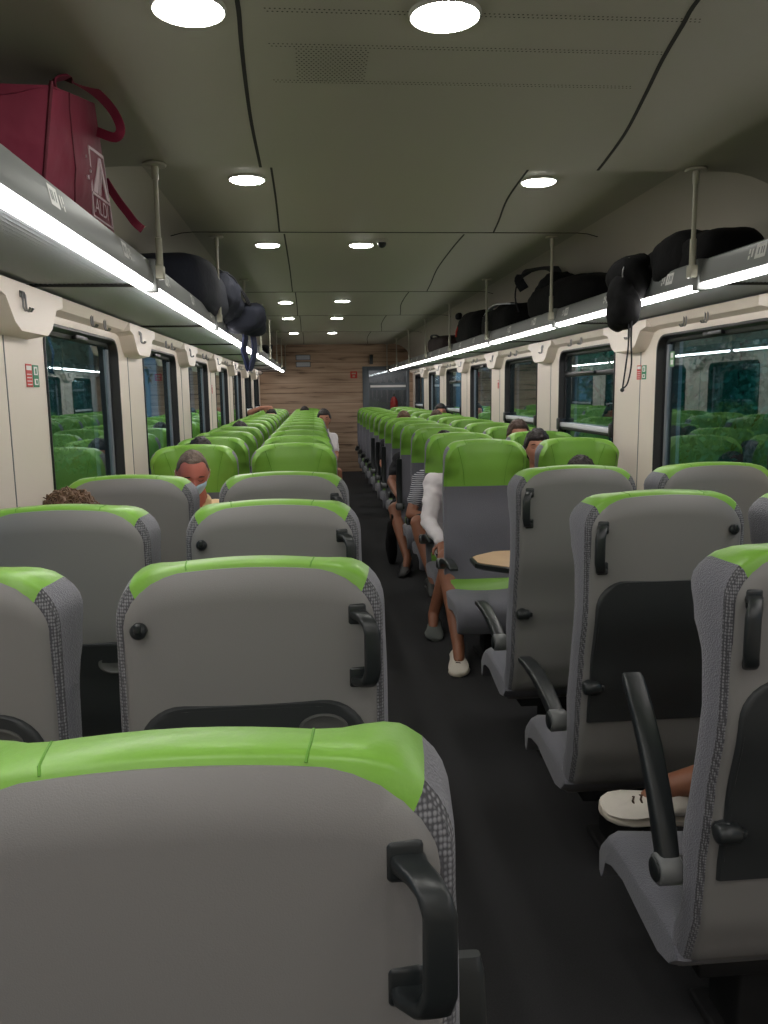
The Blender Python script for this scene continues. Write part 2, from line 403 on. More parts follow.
    def cup(zc):
        c = MB(); c.loft([[(.125+r*math.cos(2*PI*k/24)*1.25, lerp(BK, zc)-.010-dy, zc+r*math.sin(2*PI*k/24)*.8) for k in range(24)] for r, dy in ((.036, .008), (.036, .0125), (.031, .0135), (.028, .011), (.010, .0105))], 0); return c
    d['cup'] = cup(.955); d['cup_low'] = cup(.82)
    hg = MB(); hg.cyl((.205, .010, .68), (1, 0, 0), .020, .05, 0, 18, bev=.005); hg.box(.168, .19, .0, .014, .672, .688, 0, .003); hg.cyl((.205, .024, .68), (0, 1, 0), .022, .03, 0, 16, bev=.004); d['hinge'] = hg
    # armrest on the +x side: bar and hub are parts; angle 0 = level, 64 deg = half folded, 90 = upright
    def arm(ang):
        c = Vector((.285, .135, .53)); a = MB(); R_ = Matrix.Rotation(math.radians(ang), 3, 'X')
        secs = [(0, 0, .022, .024), (.07, .020, .024, .022), (.15, .036, .025, .018), (.25, .044, .026, .015), (.34, .040, .026, .013), (.41, .030, .025, .011), (.425, .026, .022, .007)]
        rings = []
        for y, z, hw, hh in secs:
            ring = []
            for k in range(16):
                t = 2*PI*k/16; cx = math.copysign(abs(math.cos(t))**.4, math.cos(t)); sz = math.copysign(abs(math.sin(t))**.4, math.sin(t))
                ring.append(c+Vector((-.020, 0, 0))+(R_ @ Vector((cx*hw, y, z+sz*hh))))
            rings.append(ring)
        a.loft(rings); return a
    d['arm_down'] = arm(4); d['arm_tilt'] = arm(53); d['arm_up'] = arm(86)
    hb = MB(); hb.cyl((.268, .135, .53), (1, 0, 0), .034, .052, 0, 24, bev=.004); hb.cyl((.296, .135, .53), (1, 0, 0), .026, .006, 1, 20, bev=.002); hb.cyl((.238, .135, .53), (1, 0, 0), .026, .03, 1, 18); d['hub'] = hb
    return d
SM = seat_meshes()
MATS = dict(headrest=['green', 'seamgreen'], cushion=['fabric'], edge=['woven'], edge2=['woven'], shell=['shell'], seat_cushion=['fabric'], accent=['green'], pedestal=['base'], handle=['black'], hook=['black'],
            tray=['tray'], tray_low=['tray'], cup=['tray2'], cup_low=['tray2'], hinge=['black'], arm_down=['black'], arm_tilt=['black'], arm_up=['black'], hub=['hub', 'black'])
NAMES = dict(headrest='headrest', cushion='backrest_cushion', edge='woven_edge', edge2='woven_edge', shell='back_shell', seat_cushion='seat_cushion', accent='accent_band', pedestal='pedestal', handle='grab_handle', hook='coat_hook',
             tray='tray_table', tray_low='tray_table', cup='cup_recess', cup_low='cup_recess', hinge='tray_hinge', arm_down='armrest', arm_tilt='armrest', arm_up='armrest', hub='armrest_hub')
LBL = dict(headrest='lime green leather headrest cover', edge='woven two-tone grey edge band', edge2='woven two-tone grey edge band', shell='smooth grey hard back shell', tray='dark folded tray table', tray_low='dark folded tray table', accent='lime green strip', handle='black D-shaped grab handle', hub='silver-grey armrest hub')
cache = {}
def seat_part(key, mirror, root, parent=None):
    ck = (key, mirror)
    if ck not in cache:
        mb = MB(); src = SM[key]; mb.v = [(-x, y, z) if mirror else (x, y, z) for x, y, z in src.v]; mb.f = list(src.f); mb.m = list(src.m)
        cache[ck] = mb.mesh(NAMES[key], [M[q] for q in MATS[key]], 50)
    o = bpy.data.objects.new(NAMES[key], cache[ck]); C.objects.link(o); o.parent = parent or root
    if key in LBL: o['label'] = LBL[key]
    return o
def seat(label, x, y, facing, mirror, arm='arm_down', tray='tray', aisle=True, group=None):
    # y = where the back shell stands; facing 1 = looks away from the camera, -1 = looks at the camera
    t = thing('train_seat', label, 'seat', (x, y, 0), 0 if facing == 1 else PI, group)
    for k in ('shell', 'cushion', 'edge', 'edge2', 'headrest', 'seat_cushion', 'accent', 'pedestal'): seat_part(k, mirror, t)
    if aisle: seat_part('handle', mirror, t)
    if aisle or facing == -1: seat_part('hook', mirror, t)
    if tray:
        tr = seat_part(tray, mirror, t); seat_part('cup'+tray[4:], False, t, tr); seat_part('hinge', mirror, t)
    elif tray is None: seat_part('hinge', mirror, t)
    if arm: seat_part(arm, mirror, t); seat_part('hub', mirror, t)
    return t
ORD = ['first', 'second', 'third', 'fourth', 'fifth', 'sixth', 'seventh', 'eighth', 'ninth', 'tenth', 'eleventh', 'twelfth', 'thirteenth']
COLX = dict(A=-.695, B=-.124, C=1.0, D=1.562)
CN = dict(A='left-hand window seat', B='left-hand aisle seat', C='right-hand aisle seat', D='right-hand window seat')
SY = [.635, 1.40, 2.19, 2.98]
for i, y in enumerate(SY):
    for c in 'ABCD':
        if i == 0 and c != 'B': continue
        mirror = c in 'CD'                   # aisle side: +x for A, B; -x for C, D
        arm = {'B': 'arm_up' if i == 0 else 'arm_down', 'C': 'arm_tilt' if i == 1 else 'arm_down', 'A': 'arm_down', 'D': 'arm_up' if i == 2 else 'arm_down'}[c]
        tray = 'tray' if not (c in 'A' and i == 2) else 'tray_low'
        if i == 3: tray = None
        where = ['nearest row', 'second row', 'third row', 'fourth row'][i]
        seat('%s, grey shell back towards us, %s' % (CN[c], where), COLX[c], y, 1, mirror, arm if c in 'BC' or arm == 'arm_up' else None, tray, c in 'BC', 'seats with their backs to the camera')
J0 = 4.77
def JY(j): return J0+.80*j
for j in range(13):
    for c in 'ABCD':
        mirror = c in 'AB'
        arm = 'arm_down'
        if c == 'C' and j in (3, 5, 6, 7): arm = 'arm_up'
        seat('%s, %s row of green-fronted seats facing us' % (CN[c], ORD[j]), COLX[c], JY(j), -1, mirror, arm if c in 'BC' else None, 'tray', c in 'BC', 'seats facing the camera')

# tables in the bay between the fourth row and the rows facing us
for side, lab in ((1, 'light wood table with dark rim in the bay right of the aisle'), (-1, 'light wood table with dark rim in the bay left of the aisle')):
    xin = .775 if side == 1 else .105; xo = 1.885 if side == 1 else -1.005
    sg = 1 if side == 1 else -1
    t = thing('bay_table', lab, 'table', (xo, 3.9, 0), 0, 'bay tables'); y0, y1 = 3.68, 4.12
    poly = [(xin, 3.84), (xin, 3.98), (xin+sg*.03, 4.02), (xin+sg*.14, y1-.01), (xin+sg*.18, y1), (xo, y1), (xo, y0), (xin+sg*.2, y0), (xin+sg*.15, y0+.012), (xin+sg*.03, 3.80)]
    cx, cy = (xin+xo)/2, 3.9
    inn = [(cx+(x-cx)*.975, cy+(y-cy)*.94) for x, y in poly]
    m1 = MB(); m1.loft([[(x, y, .672) for x, y in inn], [(x, y, .680) for x, y in poly], [(x, y, .700) for x, y in poly], [(x, y, .704) for x, y in inn]], 0); local(m1, t).build('table_rim', 'black', t)
    m2 = MB(); m2.loft([[(x, y, .700) for x, y in inn], [(x, y, .7065) for x, y in inn]]); local(m2, t).build('tabletop', 'wood_table', t, label='light wood laminate tabletop')
    m3 = MB(); m3.cyl((cx, cy, .36), (0, 0, 1), .03, .64, 0, 20); m3.cyl((cx, cy, .012), (0, 0, 1), .14, .024, 0, 28, bev=.006); local(m3, t).build('table_leg', 'base', t)

# ------------------------------------------------------------------ carriage shell
Y0, YE = -2.6, 15.5
HW = 1.46; ZL, ZH = 2.34, 2.43; YS = 2.99
WZ0, WZ1 = .93, 1.835; WY = [1.43+1.79*k-.0 for k in range(-2, 8)]          # window openings start here
WLEN = 1.16
struct(MB().box(XC-HW-.1, XC+HW+.1, Y0, YE, -.08, 0).build('floor', 'floor'))
# ceiling: flat centre with coved sides, a slightly lower module over the camera
def cprof(zc):
    pts = []; d0, z0 = 1.08, zc
    for k in range(11):
        a = PI/2*k/10; pts.append((d0+(HW-d0)*math.sin(a), 2.0+(zc-2.0)*math.cos(a)))
    pts.append((HW, 1.90)); return pts
def cov(zc, y0, y1, mb):
    p = cprof(zc); full = [(XC-d, z) for d, z in reversed(p)]+[(XC+d*t, zc) for d in (1.08,) for t in (-.5, 0, .5)]+[(XC+d, z) for d, z in p]
    mb.loft([[(x, y, z) for x, z in full], [(x, y, z) for x, z in full]] if False else [[(x, y0, z) for x, z in full], [(x, y1, z) for x, z in full]], 0, closed=False, cap=False)
    outer = [(x+(-.05 if x < XC else .05 if x > XC else 0), z+.05) for x, z in full]
    return full
mb = MB(); f1 = cov(ZL, Y0, YS, mb); f2 = cov(ZH, YS, YE, mb)
ns = len(mb.f)
for i_ in range(len(mb.f)):
    c_ = [mb.v[k] for k in mb.f[i_]]; xm = sum(v[0] for v in c_)/4; ym = sum(v[1] for v in c_)/4
    if ym > YS and abs(xm-XC) > 1.10: mb.m[i_] = 1
mb.loft([[(x, YS, z) for x, z in f1], [(x, YS, z) for x, z in f2]], 0, closed=False, cap=False)
mb.box(XC-HW-.1, XC+HW+.1, Y0, YE, 2.46, 2.52)
struct(mb.build('ceiling', ['ceil', mat('upper_side_panel', srgb(194,189,174), .5)], angle=50))
# joint lines between the ceiling panels
def strip(pts, z, w, mb):
    ps = [Vector((x, y, 0)) for x, y in pts]; L = []; R_ = []
    for i, p in enumerate(ps):
        d = (ps[min(i+1, len(ps)-1)]-ps[max(i-1, 0)]).normalized(); nn = Vector((-d.y, d.x, 0))*w/2; L.append(p+nn); R_.append(p-nn)
    mb.loft([[(l.x, l.y, z), (r.x, r.y, z), (r.x, r.y, z-.0015), (l.x, l.y, z-.0015)] for l, r in zip(L, R_)])
def smooth(pts, n=5):
    out = []
    for i in range(len(pts)-1):
        p0 = pts[max(i-1, 0)]; p1 = pts[i]; p2 = pts[i+1]; p3 = pts[min(i+2, len(pts)-1)]
        for k in range(n):
            t = k/n; out.append(tuple(.5*((2*b)+(-a+c)*t+(2*a-5*b+4*c-d)*t*t+(-a+3*b-3*c+d)*t**3) for a, b, c, d in zip(p0, p1, p2, p3)))
    return out+[tuple(pts[-1])]
SR = [(.775, 1.35), (.802, 1.70), (.825, 1.83), (.86, 2.01), (.914, 2.24), (.985, 2.56), (1.03, 2.84), (1.05, 2.985)]
SL = [(-.13, 1.35), (-.133, 1.76), (-.142, 1.95), (-.153, 2.21), (-.162, 2.53), (-.166, 2.985)]
tr = 0
def trim(pts, z, w):
    global tr
    tr += 1; m_ = MB(); strip(smooth(pts), z, w, m_); struct(m_.build('trim_%d' % tr, 'gap'))
trim(SR, ZL, .010); trim(SL, ZL, .010)
for a, b in ((3.05, 4.63), (4.63, 7.34), (7.34, 9.6), (9.6, 12.2), (12.2, 15.4)):
    f = lambda t: a+(b-a)*t
    trim([(.875, f(.02)), (.885, f(.2)), (.92, f(.5)), (.99, f(.8)), (1.03, f(.99))], ZH, .009)
    trim([(-.142, f(.02)), (-.150, f(.5)), (-.166, f(.99))], ZH, .009)
for y in (4.63, 7.34, 9.6, 12.2):            # cross joints follow the coved profile
    m_ = MB(); p = [(1.0, ZH)]+cprof(ZH)[:3]; full = [(XC-d, z) for d, z in reversed(p)]+[(XC+d, z) for d, z in p]
    m_.loft([[(x, y-.005, z), (x, y+.005, z), (x, y+.005, z-.0025), (x, y-.005, z-.0025)] for x, z in full]); tr += 1; struct(m_.build('trim_%d' % tr, 'gap'))
# perforated strips in the near ceiling panel
m_ = MB(); holes = []
for yy in (1.80, 1.97, 2.185):
    for r_ in range(2):
        for k in range(92): holes.append((-.08+.0102*k+.005*r_, yy+.013*r_-.006))
for r_ in range(17):
    for k in range(15): holes.append((-.02+.0115*k+.0057*(r_ % 2), 1.99+.0118*r_))
for hx, hy in holes: m_.add([(hx+.0024*math.cos(PI/3*k), hy+.0024*math.sin(PI/3*k), ZL-.0012) for k in range(6)], [(5, 4, 3, 2, 1, 0)])
tr += 1; struct(m_.build('trim_%d' % tr, 'gap'))

# side walls with rounded window openings
def rrect(y0, y1, z0, z1, r, n=7):
    pts = []
    for cy, cz, a0 in ((y1-r, z1-r, 0), (y0+r, z1-r, PI/2), (y0+r, z0+r, PI), (y1-r, z0+r, 1.5*PI)):
        for k in range(n): a = a0+PI/2*k/(n-1); pts.append((cy+r*math.cos(a), cz+r*math.sin(a)))
    return pts
def wall(side, name):
    s = side; X = lambda d: XC+s*d; m_ = MB(); edges = [Y0]
    ws = [(y, y+WLEN) for y in [3.21-1.79*3+1.79*k for k in range(10)] if y > Y0+.1 and y+WLEN < YE-.1]
    # a cell per window reaches to the middle of the piers
    for i, (a, b) in enumerate(ws):
        c0 = Y0 if i == 0 else (ws[i-1][1]+a)/2; c1 = YE if i == len(ws)-1 else (b+ws[i+1][0])/2
        n = 7; inner = rrect(a, b, WZ0, WZ1, .085, n); mid = rrect(a-.035, b+.035, WZ0-.035, WZ1+.030, .11, n); deep = rrect(a+.012, b-.012, WZ0+.012, WZ1-.012, .075, n)
        oc = [(c1, 1.925), (c0, 1.925), (c0, .0), (c1, .0)]
        base = len(m_.v); N = 4*n
        m_.v += [(X(HW), y, z) for y, z in mid]+[(X(HW-.0+.004), y, z) for y, z in inner]+[(X(HW+.085), y, z) for y, z in deep]+[(X(HW), y, z) for y, z in oc]
        F = []
        for q in range(4):
            for k in range(n-1): F.append((base+3*N+q, base+q*n+k, base+q*n+k+1))
            F.append((base+3*N+q, base+q*n+n-1, base+((q+1) % 4)*n, base+3*N+(q+1) % 4))
        for j in range(N):
            j2 = (j+1) % N
            F.append((base+j, base+N+j, base+N+j2, base+j2))
        m_.f += F; m_.m += [0]*len(F)
    # outer skin behind the panels keeps the daylight out round the panes
    m_.loft([[(X(HW+.12), Y0, z), (X(HW+.14), Y0, z), (X(HW+.14), YE, z), (X(HW+.12), YE, z)] for z in (-.1, WZ0-.03)])
    m_.loft([[(X(HW+.12), Y0, z), (X(HW+.14), Y0, z), (X(HW+.14), YE, z), (X(HW+.12), YE, z)] for z in (WZ1+.03, 2.5)])
    for i, (a, b) in enumerate(ws):
        c0 = Y0 if i == 0 else ws[i-1][1]-.02
        m_.box(min(X(HW+.12), X(HW+.14)), max(X(HW+.12), X(HW+.14)), c0, a+.02, WZ0-.05, WZ1+.05)
    m_.box(min(X(HW+.12), X(HW+.14)), max(X(HW+.12), X(HW+.14)), ws[-1][1]-.02, YE, WZ0-.05, WZ1+.05)
    # cornice under the rack with a tapered bracket at each pier
    m_.prism([(X(HW+.01), Y0, 1.865), (X(HW-.045), Y0, 1.885), (X(HW-.07), Y0, 1.925), (X(HW+.01), Y0, 1.925)], (0, YE-Y0, 0))
    for i, (a, b) in enumerate(ws):
        p = b+.315
        if p > YE-.2: continue
        yy = [(-.33, 1.885), (-.25, 1.868), (-.185, 1.795), (-.13, 1.768), (.13, 1.768), (.185, 1.795), (.25, 1.868), (.33, 1.885)]
        outer = [(X(HW-.075), p+q, z) for q, z in yy]+[(X(HW-.075), p+.33, 1.924), (X(HW-.075), p-.33, 1.924)]
        innr = [(X(HW+.005), p+q*1.08, z-.012) for q, z in yy]+[(X(HW+.005), p+.35, 1.924), (X(HW+.005), p-.35, 1.924)]
        m_.loft([innr, outer])
    o = struct(m_.build(name, 'wall', angle=28))
    # pier joint lines
    return ws
WS = wall(-1, 'wall_left'); wall(1, 'wall_right')
wn = 0
def window(side, a, b, kind, k):
    global wn
    wn += 1; X = lambda d: XC+side*d; n = 7
    m_ = MB(); rings = []
    for d, q in ((.002, -.004), (-.004, .0), (-.003, .008), (.008, .014), (.034, .020), (.038, .036), (.050, .042)):
        rings.append([(X(HW+d), y, z) for y, z in rrect(a+q, b-q, WZ0+q, WZ1-q, .085-q*.6, n)])
    m_.loft(rings, cap=False)
    fr = struct(m_.build('window_%d' % wn, 'frame'))
    q = .042
    m2 = MB(); m2.loft([[(X(HW+d), y, z) for y, z in rrect(a+q, b-q, WZ0+q, WZ1-q, .05, n)] for d in (.046, .052)]) if kind == 'fixed' else m2.box(*sorted((X(HW+.046), X(HW+.052))), a+q, b-q, WZ0+q, 1.655)
    m2.build('pane', 'glass', fr)
    if kind == 'fixed':                       # pale inner bar beside the far edge and vent clip on the top edge
        m3 = MB(); m3.box(*sorted((X(HW+.036), X(HW+.046))), b-.072, b-.044, WZ0+.05, WZ1-.05); m3.build('inner_bar', 'alu', fr)
        m3 = MB(); m3.box(*sorted((X(HW+.015), X(HW+.036))), (a+b)/2-.09, (a+b)/2+.09, WZ1-.035, WZ1-.012, 0, .004); m3.build('top_clip', 'frame', fr)
    if kind in ('hopper',):
        m3 = MB(); m3.box(*sorted((X(HW+.046), X(HW+.052))), a+q, b-q, 1.67, WZ1-q); m3.build('upper_sash', 'glass_clear', fr)
        m3 = MB(); m3.box(*sorted((X(HW+.030), X(HW+.053))), a+.03, b-.03, 1.640, 1.675, 0, .006); m3.box(*sorted((X(HW+.01), X(HW+.035))), (a+b)/2-.16, (a+b)/2+.16, 1.652, 1.672, 0, .005); m3.build('transom', 'frame', fr)
    if kind in ('hopper', 'barred'):
        m3 = MB(); m3.box(*sorted((X(HW-.005), X(HW+.035))), a+.03, b-.035, 1.262, 1.295, 0, .005); m3.build('ledge_bar', 'sill', fr, label='white bar across the lower window')
        m3 = MB(); m3.box(*sorted((X(HW+.0), X(HW+.05))), a+.02, b-.03, 1.240, 1.262, 0, .004); m3.box(*sorted((X(HW-.015), X(HW+.045))), b-.06, b+.01, 1.235, 1.325, 0, .008); m3.box(*sorted((X(HW-.015), X(HW+.045))), a+.0, a+.05, 1.235, 1.325, 0, .008); m3.build('bar_bracket', 'frame', fr)
    if kind == 'barred':
        m3 = MB(); m3.box(*sorted((X(HW+.046), X(HW+.052))), a+q, b-q, 1.655, WZ1-q); m3.build('upper_pane', 'glass', fr)
KR = ['fixed']*3+['fixed', 'hopper', 'barred', 'fixed', 'hopper', 'fixed', 'barred']
for k, (a, b) in enumerate(WS):
    first = abs(a-3.21) < .01
    kk = round((a-3.21)/1.79)
    window(-1, a, b, 'fixed' if kk < 5 else 'barred', kk)
    window(1, a, b, {1: 'hopper', 2: 'barred', 4: 'hopper', 6: 'barred'}.get(kk, 'fixed'), kk)
    for side in (-1, 1):
        p = b+.315
        if p < YE-.2:
            m_ = MB(); x = XC+side*(HW-.0015); m_.box(x-.0015, x+.0015, p-.10, p-.096, .05, 1.80); tr += 1; struct(m_.build('trim_%d' % tr, 'fascia'))
            m_ = MB(); m_.loft([[(XC+side*(HW+o), p+q, z) for q, o in ((-.16, .002), (-.13, -.004), (.13, -.004), (.16, .002))] for z in (.03, 1.80)], closed=False, cap=False)
# end walls
DX0, DX1, DZ = .93, 1.83, 2.01
m_ = MB(); m_.box(XC-HW-.1, DX0, YE, YE+.05, 0, 2.5); m_.box(DX0, DX1, YE, YE+.05, DZ, 2.5); m_.box(DX1, XC+HW+.1, YE, YE+.05, 0, 2.5)
struct(m_.build('wall_end', 'oak'))
struct(MB().box(XC-HW-.1, XC+HW+.1, Y0-.05, Y0, 0, 2.5).build('wall_rear', 'wall'))
m_ = MB(); m_.box(DX0, DX0+.12, YE-.03, YE+.06, 0, DZ, 0, .006); m_.box(DX1-.05, DX1, YE-.03, YE+.06, 0, DZ, 0, .006); m_.box(DX0+.12, DX1-.05, YE-.03, YE+.06, 1.93, DZ, 0, .006)
m_.box(DX0+.12, DX1-.05, YE-.01, YE+.04, 1.56, 1.70); m_.box(DX0+.12, DX1-.05, YE-.01, YE+.04, 0, .25)
dr = struct(m_.build('door_1', 'doorframe'))
MB().box(DX0+.12, DX1-.05, YE+.012, YE+.022, .25, 1.93).build('pane', 'glass_door', dr)
MB().box(DX0+.15, DX1-.07, YE-.022, YE-.008, 1.612, 1.652).build('light_stripe', 'white', dr, label='pale stripe across the door')
MB().box(DX0+.14, DX0+.17, YE-.06, YE-.01, .95, 1.25, 0, .008).build('pull_handle', 'black', dr)
# vestibule behind the door
m_ = MB(); m_.box(DX0-.35, DX0-.3, YE+.05, YE+1.5, 0, 2.4); m_.box(DX1+.2, DX1+.25, YE+.05, YE+1.5, 0, 2.4); m_.box(DX0-.35, DX1+.25, YE+1.5, YE+1.55, 0, 2.4); m_.box(DX0-.35, DX1+.25, YE+.05, YE+1.55, 2.4, 2.45); m_.box(DX0-.35, DX1+.25, YE+.05, YE+1.55, -.08, 0)
struct(m_.build('wall_vestibule', 'vest'))
v = thing('fire_extinguisher', 'red fire extinguisher standing behind the glass of the end door', 'fire extinguisher', (1.66, YE+1.30, .9))
m_ = MB(); m_.tube([(0, 0, 0), (0, 0, .02), (0, 0, .42), (0, 0, .49), (0, 0, .52)], [.07, .08, .08, .05, .025], 0, 20); m_.build('cylinder', 'red', v)
m_ = MB(); m_.cyl((0, 0, .54), (0, 0, 1), .02, .05); m_.box(-.015, .015, -.09, .03, .56, .58, 0, .004); m_.box(-.10, .10, .07, .14, .1, .13); m_.build('valve', 'black', v)
ld = bpy.data.lights.new('vestibule_lamp', 'POINT'); ld.energy = 6; ld.shadow_soft_size = .15; lo = bpy.data.objects.new('vestibule_lamp', ld); C.objects.link(lo); lo.location = (1.3, YE+.8, 2.2)
# notice and indicator boxes on the oak wall
m_ = MB(); m_.box(.70, .83, YE-.008, YE-.002, 1.79, 1.92, 0); m_.box(.725, .805, YE-.010, YE-.008, 1.865, 1.895, 1); m_.box(.74, .79, YE-.010, YE-.008, 1.81, 1.845, 1)
tag(m_.build('notice', ['red', 'oak']), 'small red notice on the wood-look end wall left of the door', 'sign')
for z, w in ((2.19, 'upper'), (2.06, 'lower')):
    t = thing('indicator_panel', '%s of the two small grey panels on the wood-look end wall' % w, 'panel', (-.19, YE-.03, z-.05))
    MB().box(-.14, .14, 0, .028, 0, .10, 0, .006).build('housing', 'vest', t); MB().box(-.125, .125, -.004, .001, .012, .088).build('screen', 'rack', t)
t = thing('wall_bracket', 'small dark metal fitting on the end wall above the door', 'fitting', (1.10, YE-.1, 2.13)); MB().box(-.03, .03, 0, .095, -.08, .09, 0, .01).build('body', 'black', t)

# ------------------------------------------------------------------ luggage racks
RD = .996; RZ = 1.925
PY = [2.95+1.79*k for k in range(-3, 8)]
RY0 = Y0+.02; RYE = 15.2
def rack(side, lab):
    X = lambda d: XC+side*d
    t = thing('luggage_rack', lab, 'luggage rack', (X(HW), 6.0, 1.9), 0, 'luggage racks')
    m_ = MB(); d0, d1 = RD+.05, HW-.002; n = 26; prof = []
    for i in range(n*2+1):
        d = d0+(d1-d0)*i/(n*2); prof.append((d, RZ+.012+(.004 if i % 2 else 0)))
    prof += [(d1, RZ+.05), (d0, RZ+.05)]
    m_.loft([[(X(d), y, z) for d, z in prof] for y in (RY0, RYE)])
    for p in PY: m_.box(*sorted((X(d0), X(d1))), p-.008, p+.008, RZ+.004, RZ+.014, 1)
    local(m_, t).build('shelf', ['rack', 'gap'], t, angle=20, label='ribbed grey metal shelf')
    m_ = MB(); pf = [(RD+.046, RZ+.016), (RD+.040, RZ+.007), (RD+.012, RZ+.002), (RD-.006, RZ+.004), (RD-.012, RZ+.03), (RD+.0, RZ+.088), (RD+.008, RZ+.094), (RD+.018, RZ+.090), (RD+.022, RZ+.05), (RD+.052, RZ+.04), (RD+.054, RZ+.018)]
    m_.loft([[(X(d), y, z) for d, z in pf] for y in (RY0, RYE)])
    local(m_, t).build('fascia', 'fascia', t, angle=25, label='grey metal front rail')
    for i, p in enumerate(PY[:-1]+[RYE-.02]):
        ya = RY0+.02 if i == 0 else PY[i-1]+.03; yb = p-.03 if i < len(PY)-1 else RYE-.03
        if yb-ya < .2: continue
        m_ = MB(); q = [(RD+.040, RZ+.010), (RD+.040, RZ-.003), (RD+.032, RZ-.010), (RD+.008, RZ-.012), (RD-.007, RZ-.002), (RD-.009, RZ+.008), (RD+.02, RZ+.010)]
        m_.loft([[(X(d), y, z) for d, z in q] for y in (ya, yb)])
        local(m_, t).build('light_strip', 'led', t, label='glowing white light strip')
    for p in PY:
        if p < 0: continue
        zc = ZL if p < YS else ZH
        m_ = MB(); xx = X(RD-.031); m_.cyl((xx, p, (RZ+.05+zc)/2), (0, 0, 1), .0085, zc-RZ-.05, 0, 12); m_.cyl((xx, p, RZ+.10), (0, 0, 1), .012, .14, 0, 12, bev=.003)
        m_.cyl((xx, p, zc-.006), (0, 0, 1), .04, .010, 0, 20, bev=.003); m_.cyl((xx, p, zc-.03), (0, 0, 1), .012, .05, 0, 12)
        m_.box(*sorted((X(RD-.045), X(RD+.02))), p-.02, p+.02, RZ+.03, RZ+.075, 0, .004); m_.box(*sorted((X(RD-.02), X(RD+.02))), p-.022, p+.022, RZ-.016, RZ+.096, 1, .004)
        local(m_, t).build('support_pole', ['pole', 'black' if False else 'fascia'], t)
    rnd = random.Random(3 if side == 1 else 5)
    for k in range(22):                       # seat number tickets on the rail
        y = 1.05+.80*k*.83+.12
        if y > RYE-.3: break
        m_ = MB(); dx = lambda z: X(RD-.0135+.0002*(z)); 
        def q4(y0, y1, za, zb, off, mi):
            f = lambda z: X(RD-.012+.012*max(0, (z-.03))/.058-off)
            m_.add([(f(za), y0, RZ+za), (f(za), y1, RZ+za), (f(zb), y1, RZ+zb), (f(zb), y0, RZ+zb)], [(0, 1, 2, 3)], mi)
        q4(y, y+.062, .036, .080, .001, 0)
        for a_, b_ in ((.010, .016), (.022, .028), (.040, .046)): q4(y+a_, y+b_, .048, .070, .0016, 1)
        q4(y+.075, y+.085, .045, .072, .001, 0); q4(y+.093, y+.103, .040, .052, .001, 0); q4(y+.093, y+.103, .057, .073, .001, 0)
        local(m_, t).build('seat_number_card', ['white', 'doorframe'], t)
    return t
rack(-1, 'long metal luggage rack with light strip along the left wall'); rack(1, 'long metal luggage rack with light strip along the right wall')

# coat hooks under the racks
def hook_proto(side):
    t = thing('coat_hook', 'x', 'coat hook', (0, 0, 0)); s = -side
    m_ = MB(); m_.box(*sorted((0, s*.004)), -.020, .020, .012, .034, 0, .0015); m_.build('plate', 'chrome', t)
    m_ = MB()
    for y in (-.013, .013): m_.tube([(s*.003, y, .03), (s*.007, y, .022), (s*.008, y, -.020), (s*.013, y, -.030), (s*.024, y, -.030), (s*.030, y, -.020)], [.0036]*5+[.0045], 0, 8)
    m_.build('hook', 'chrome', t); return t
for side, sn in ((-1, 'left'), (1, 'right')):
    proto = None
    for k, (a, b) in enumerate(WS):
        if b < 1.0: continue
        for j, yy in enumerate((a+.50, a+.72, b+.20)):
            if yy > 15.0 or (j == 2 and b+.315 > YE-.2): continue
            z = 1.845 if j < 2 else 1.862; d = HW-.052 if j < 2 else HW-.077
            if j < 2: z = 1.884; d = HW-.046
            if proto is None: o = proto = hook_proto(side)
            else: o = copy_tree(proto)
            o.location = (XC+side*d, yy, z); kk = round((a-3.21)/1.79)
            pos = ['nearer over', 'farther over', 'on the pier beyond'][j]
            num = ['first', 'second', 'third', 'fourth', 'fifth', 'sixth', 'seventh', 'eighth', 'ninth'][kk+1] if kk >= -1 else 'nearest'
            o['label'] = 'double coat hook, %s the %s %s window' % (pos, num, sn); o['group'] = 'coat hooks under the racks'
# stickers on the piers
def sticker(side, y, z, lab, two=True):
    x = XC+side*(HW-.001); t = thing('safety_sticker', lab, 'sticker', (x, y, z)); s = -side
    e = side; yy = lambda p, q: sorted((e*p, e*q))          # red half nearer the camera on the left wall, farther on the right
    if side == -1: yy = lambda p, q: sorted((-abs(p) if p > 0 else abs(p), -abs(q) if q > 0 else abs(q)))
    m_ = MB(); m_.box(*sorted((0, s*.0015)), *yy(.004, .066), 0, .082, 0); m_.box(*sorted((s*.0015, s*.002)), *yy(.010, .060), .060, .076, 1)
    for q in range(4): m_.box(*sorted((s*.0015, s*.002)), *yy(.012, .058), .008+.012*q, .011+.012*q, 1)
    m_.build('red_half', ['red', 'white'], t, label='red sticker with white lines')
    if two:
        m_ = MB(); m_.box(*sorted((0, s*.0015)), *yy(-.066, -.004), 0, .080, 0); m_.box(*sorted((s*.0015, s*.002)), *yy(-.054, -.016), .044, .074, 1); m_.box(*sorted((s*.002, s*.0025)), *yy(-.042, -.028), .048, .068, 0); m_.box(*sorted((s*.0015, s*.002)), *yy(-.054, -.016), .008, .030, 1); m_.box(*sorted((s*.002, s*.0025)), *yy(-.046, -.030), .012, .026, 0)
        m_.build('green_half', ['stgreen', 'white'], t, label='green sticker with white pictograms')
sticker(-1, 3.05, 1.588, 'red and green safety sticker on the pier before the nearest left window')
sticker(1, 4.57, 1.60, 'red and green safety sticker on the pier beyond the nearest right window')
sticker(1, 8.20, 1.56, 'small red sticker on the right wall pier between two windows', False)
sticker(-1, 8.28, 1.55, 'small red sticker on the left wall pier between two windows', False)
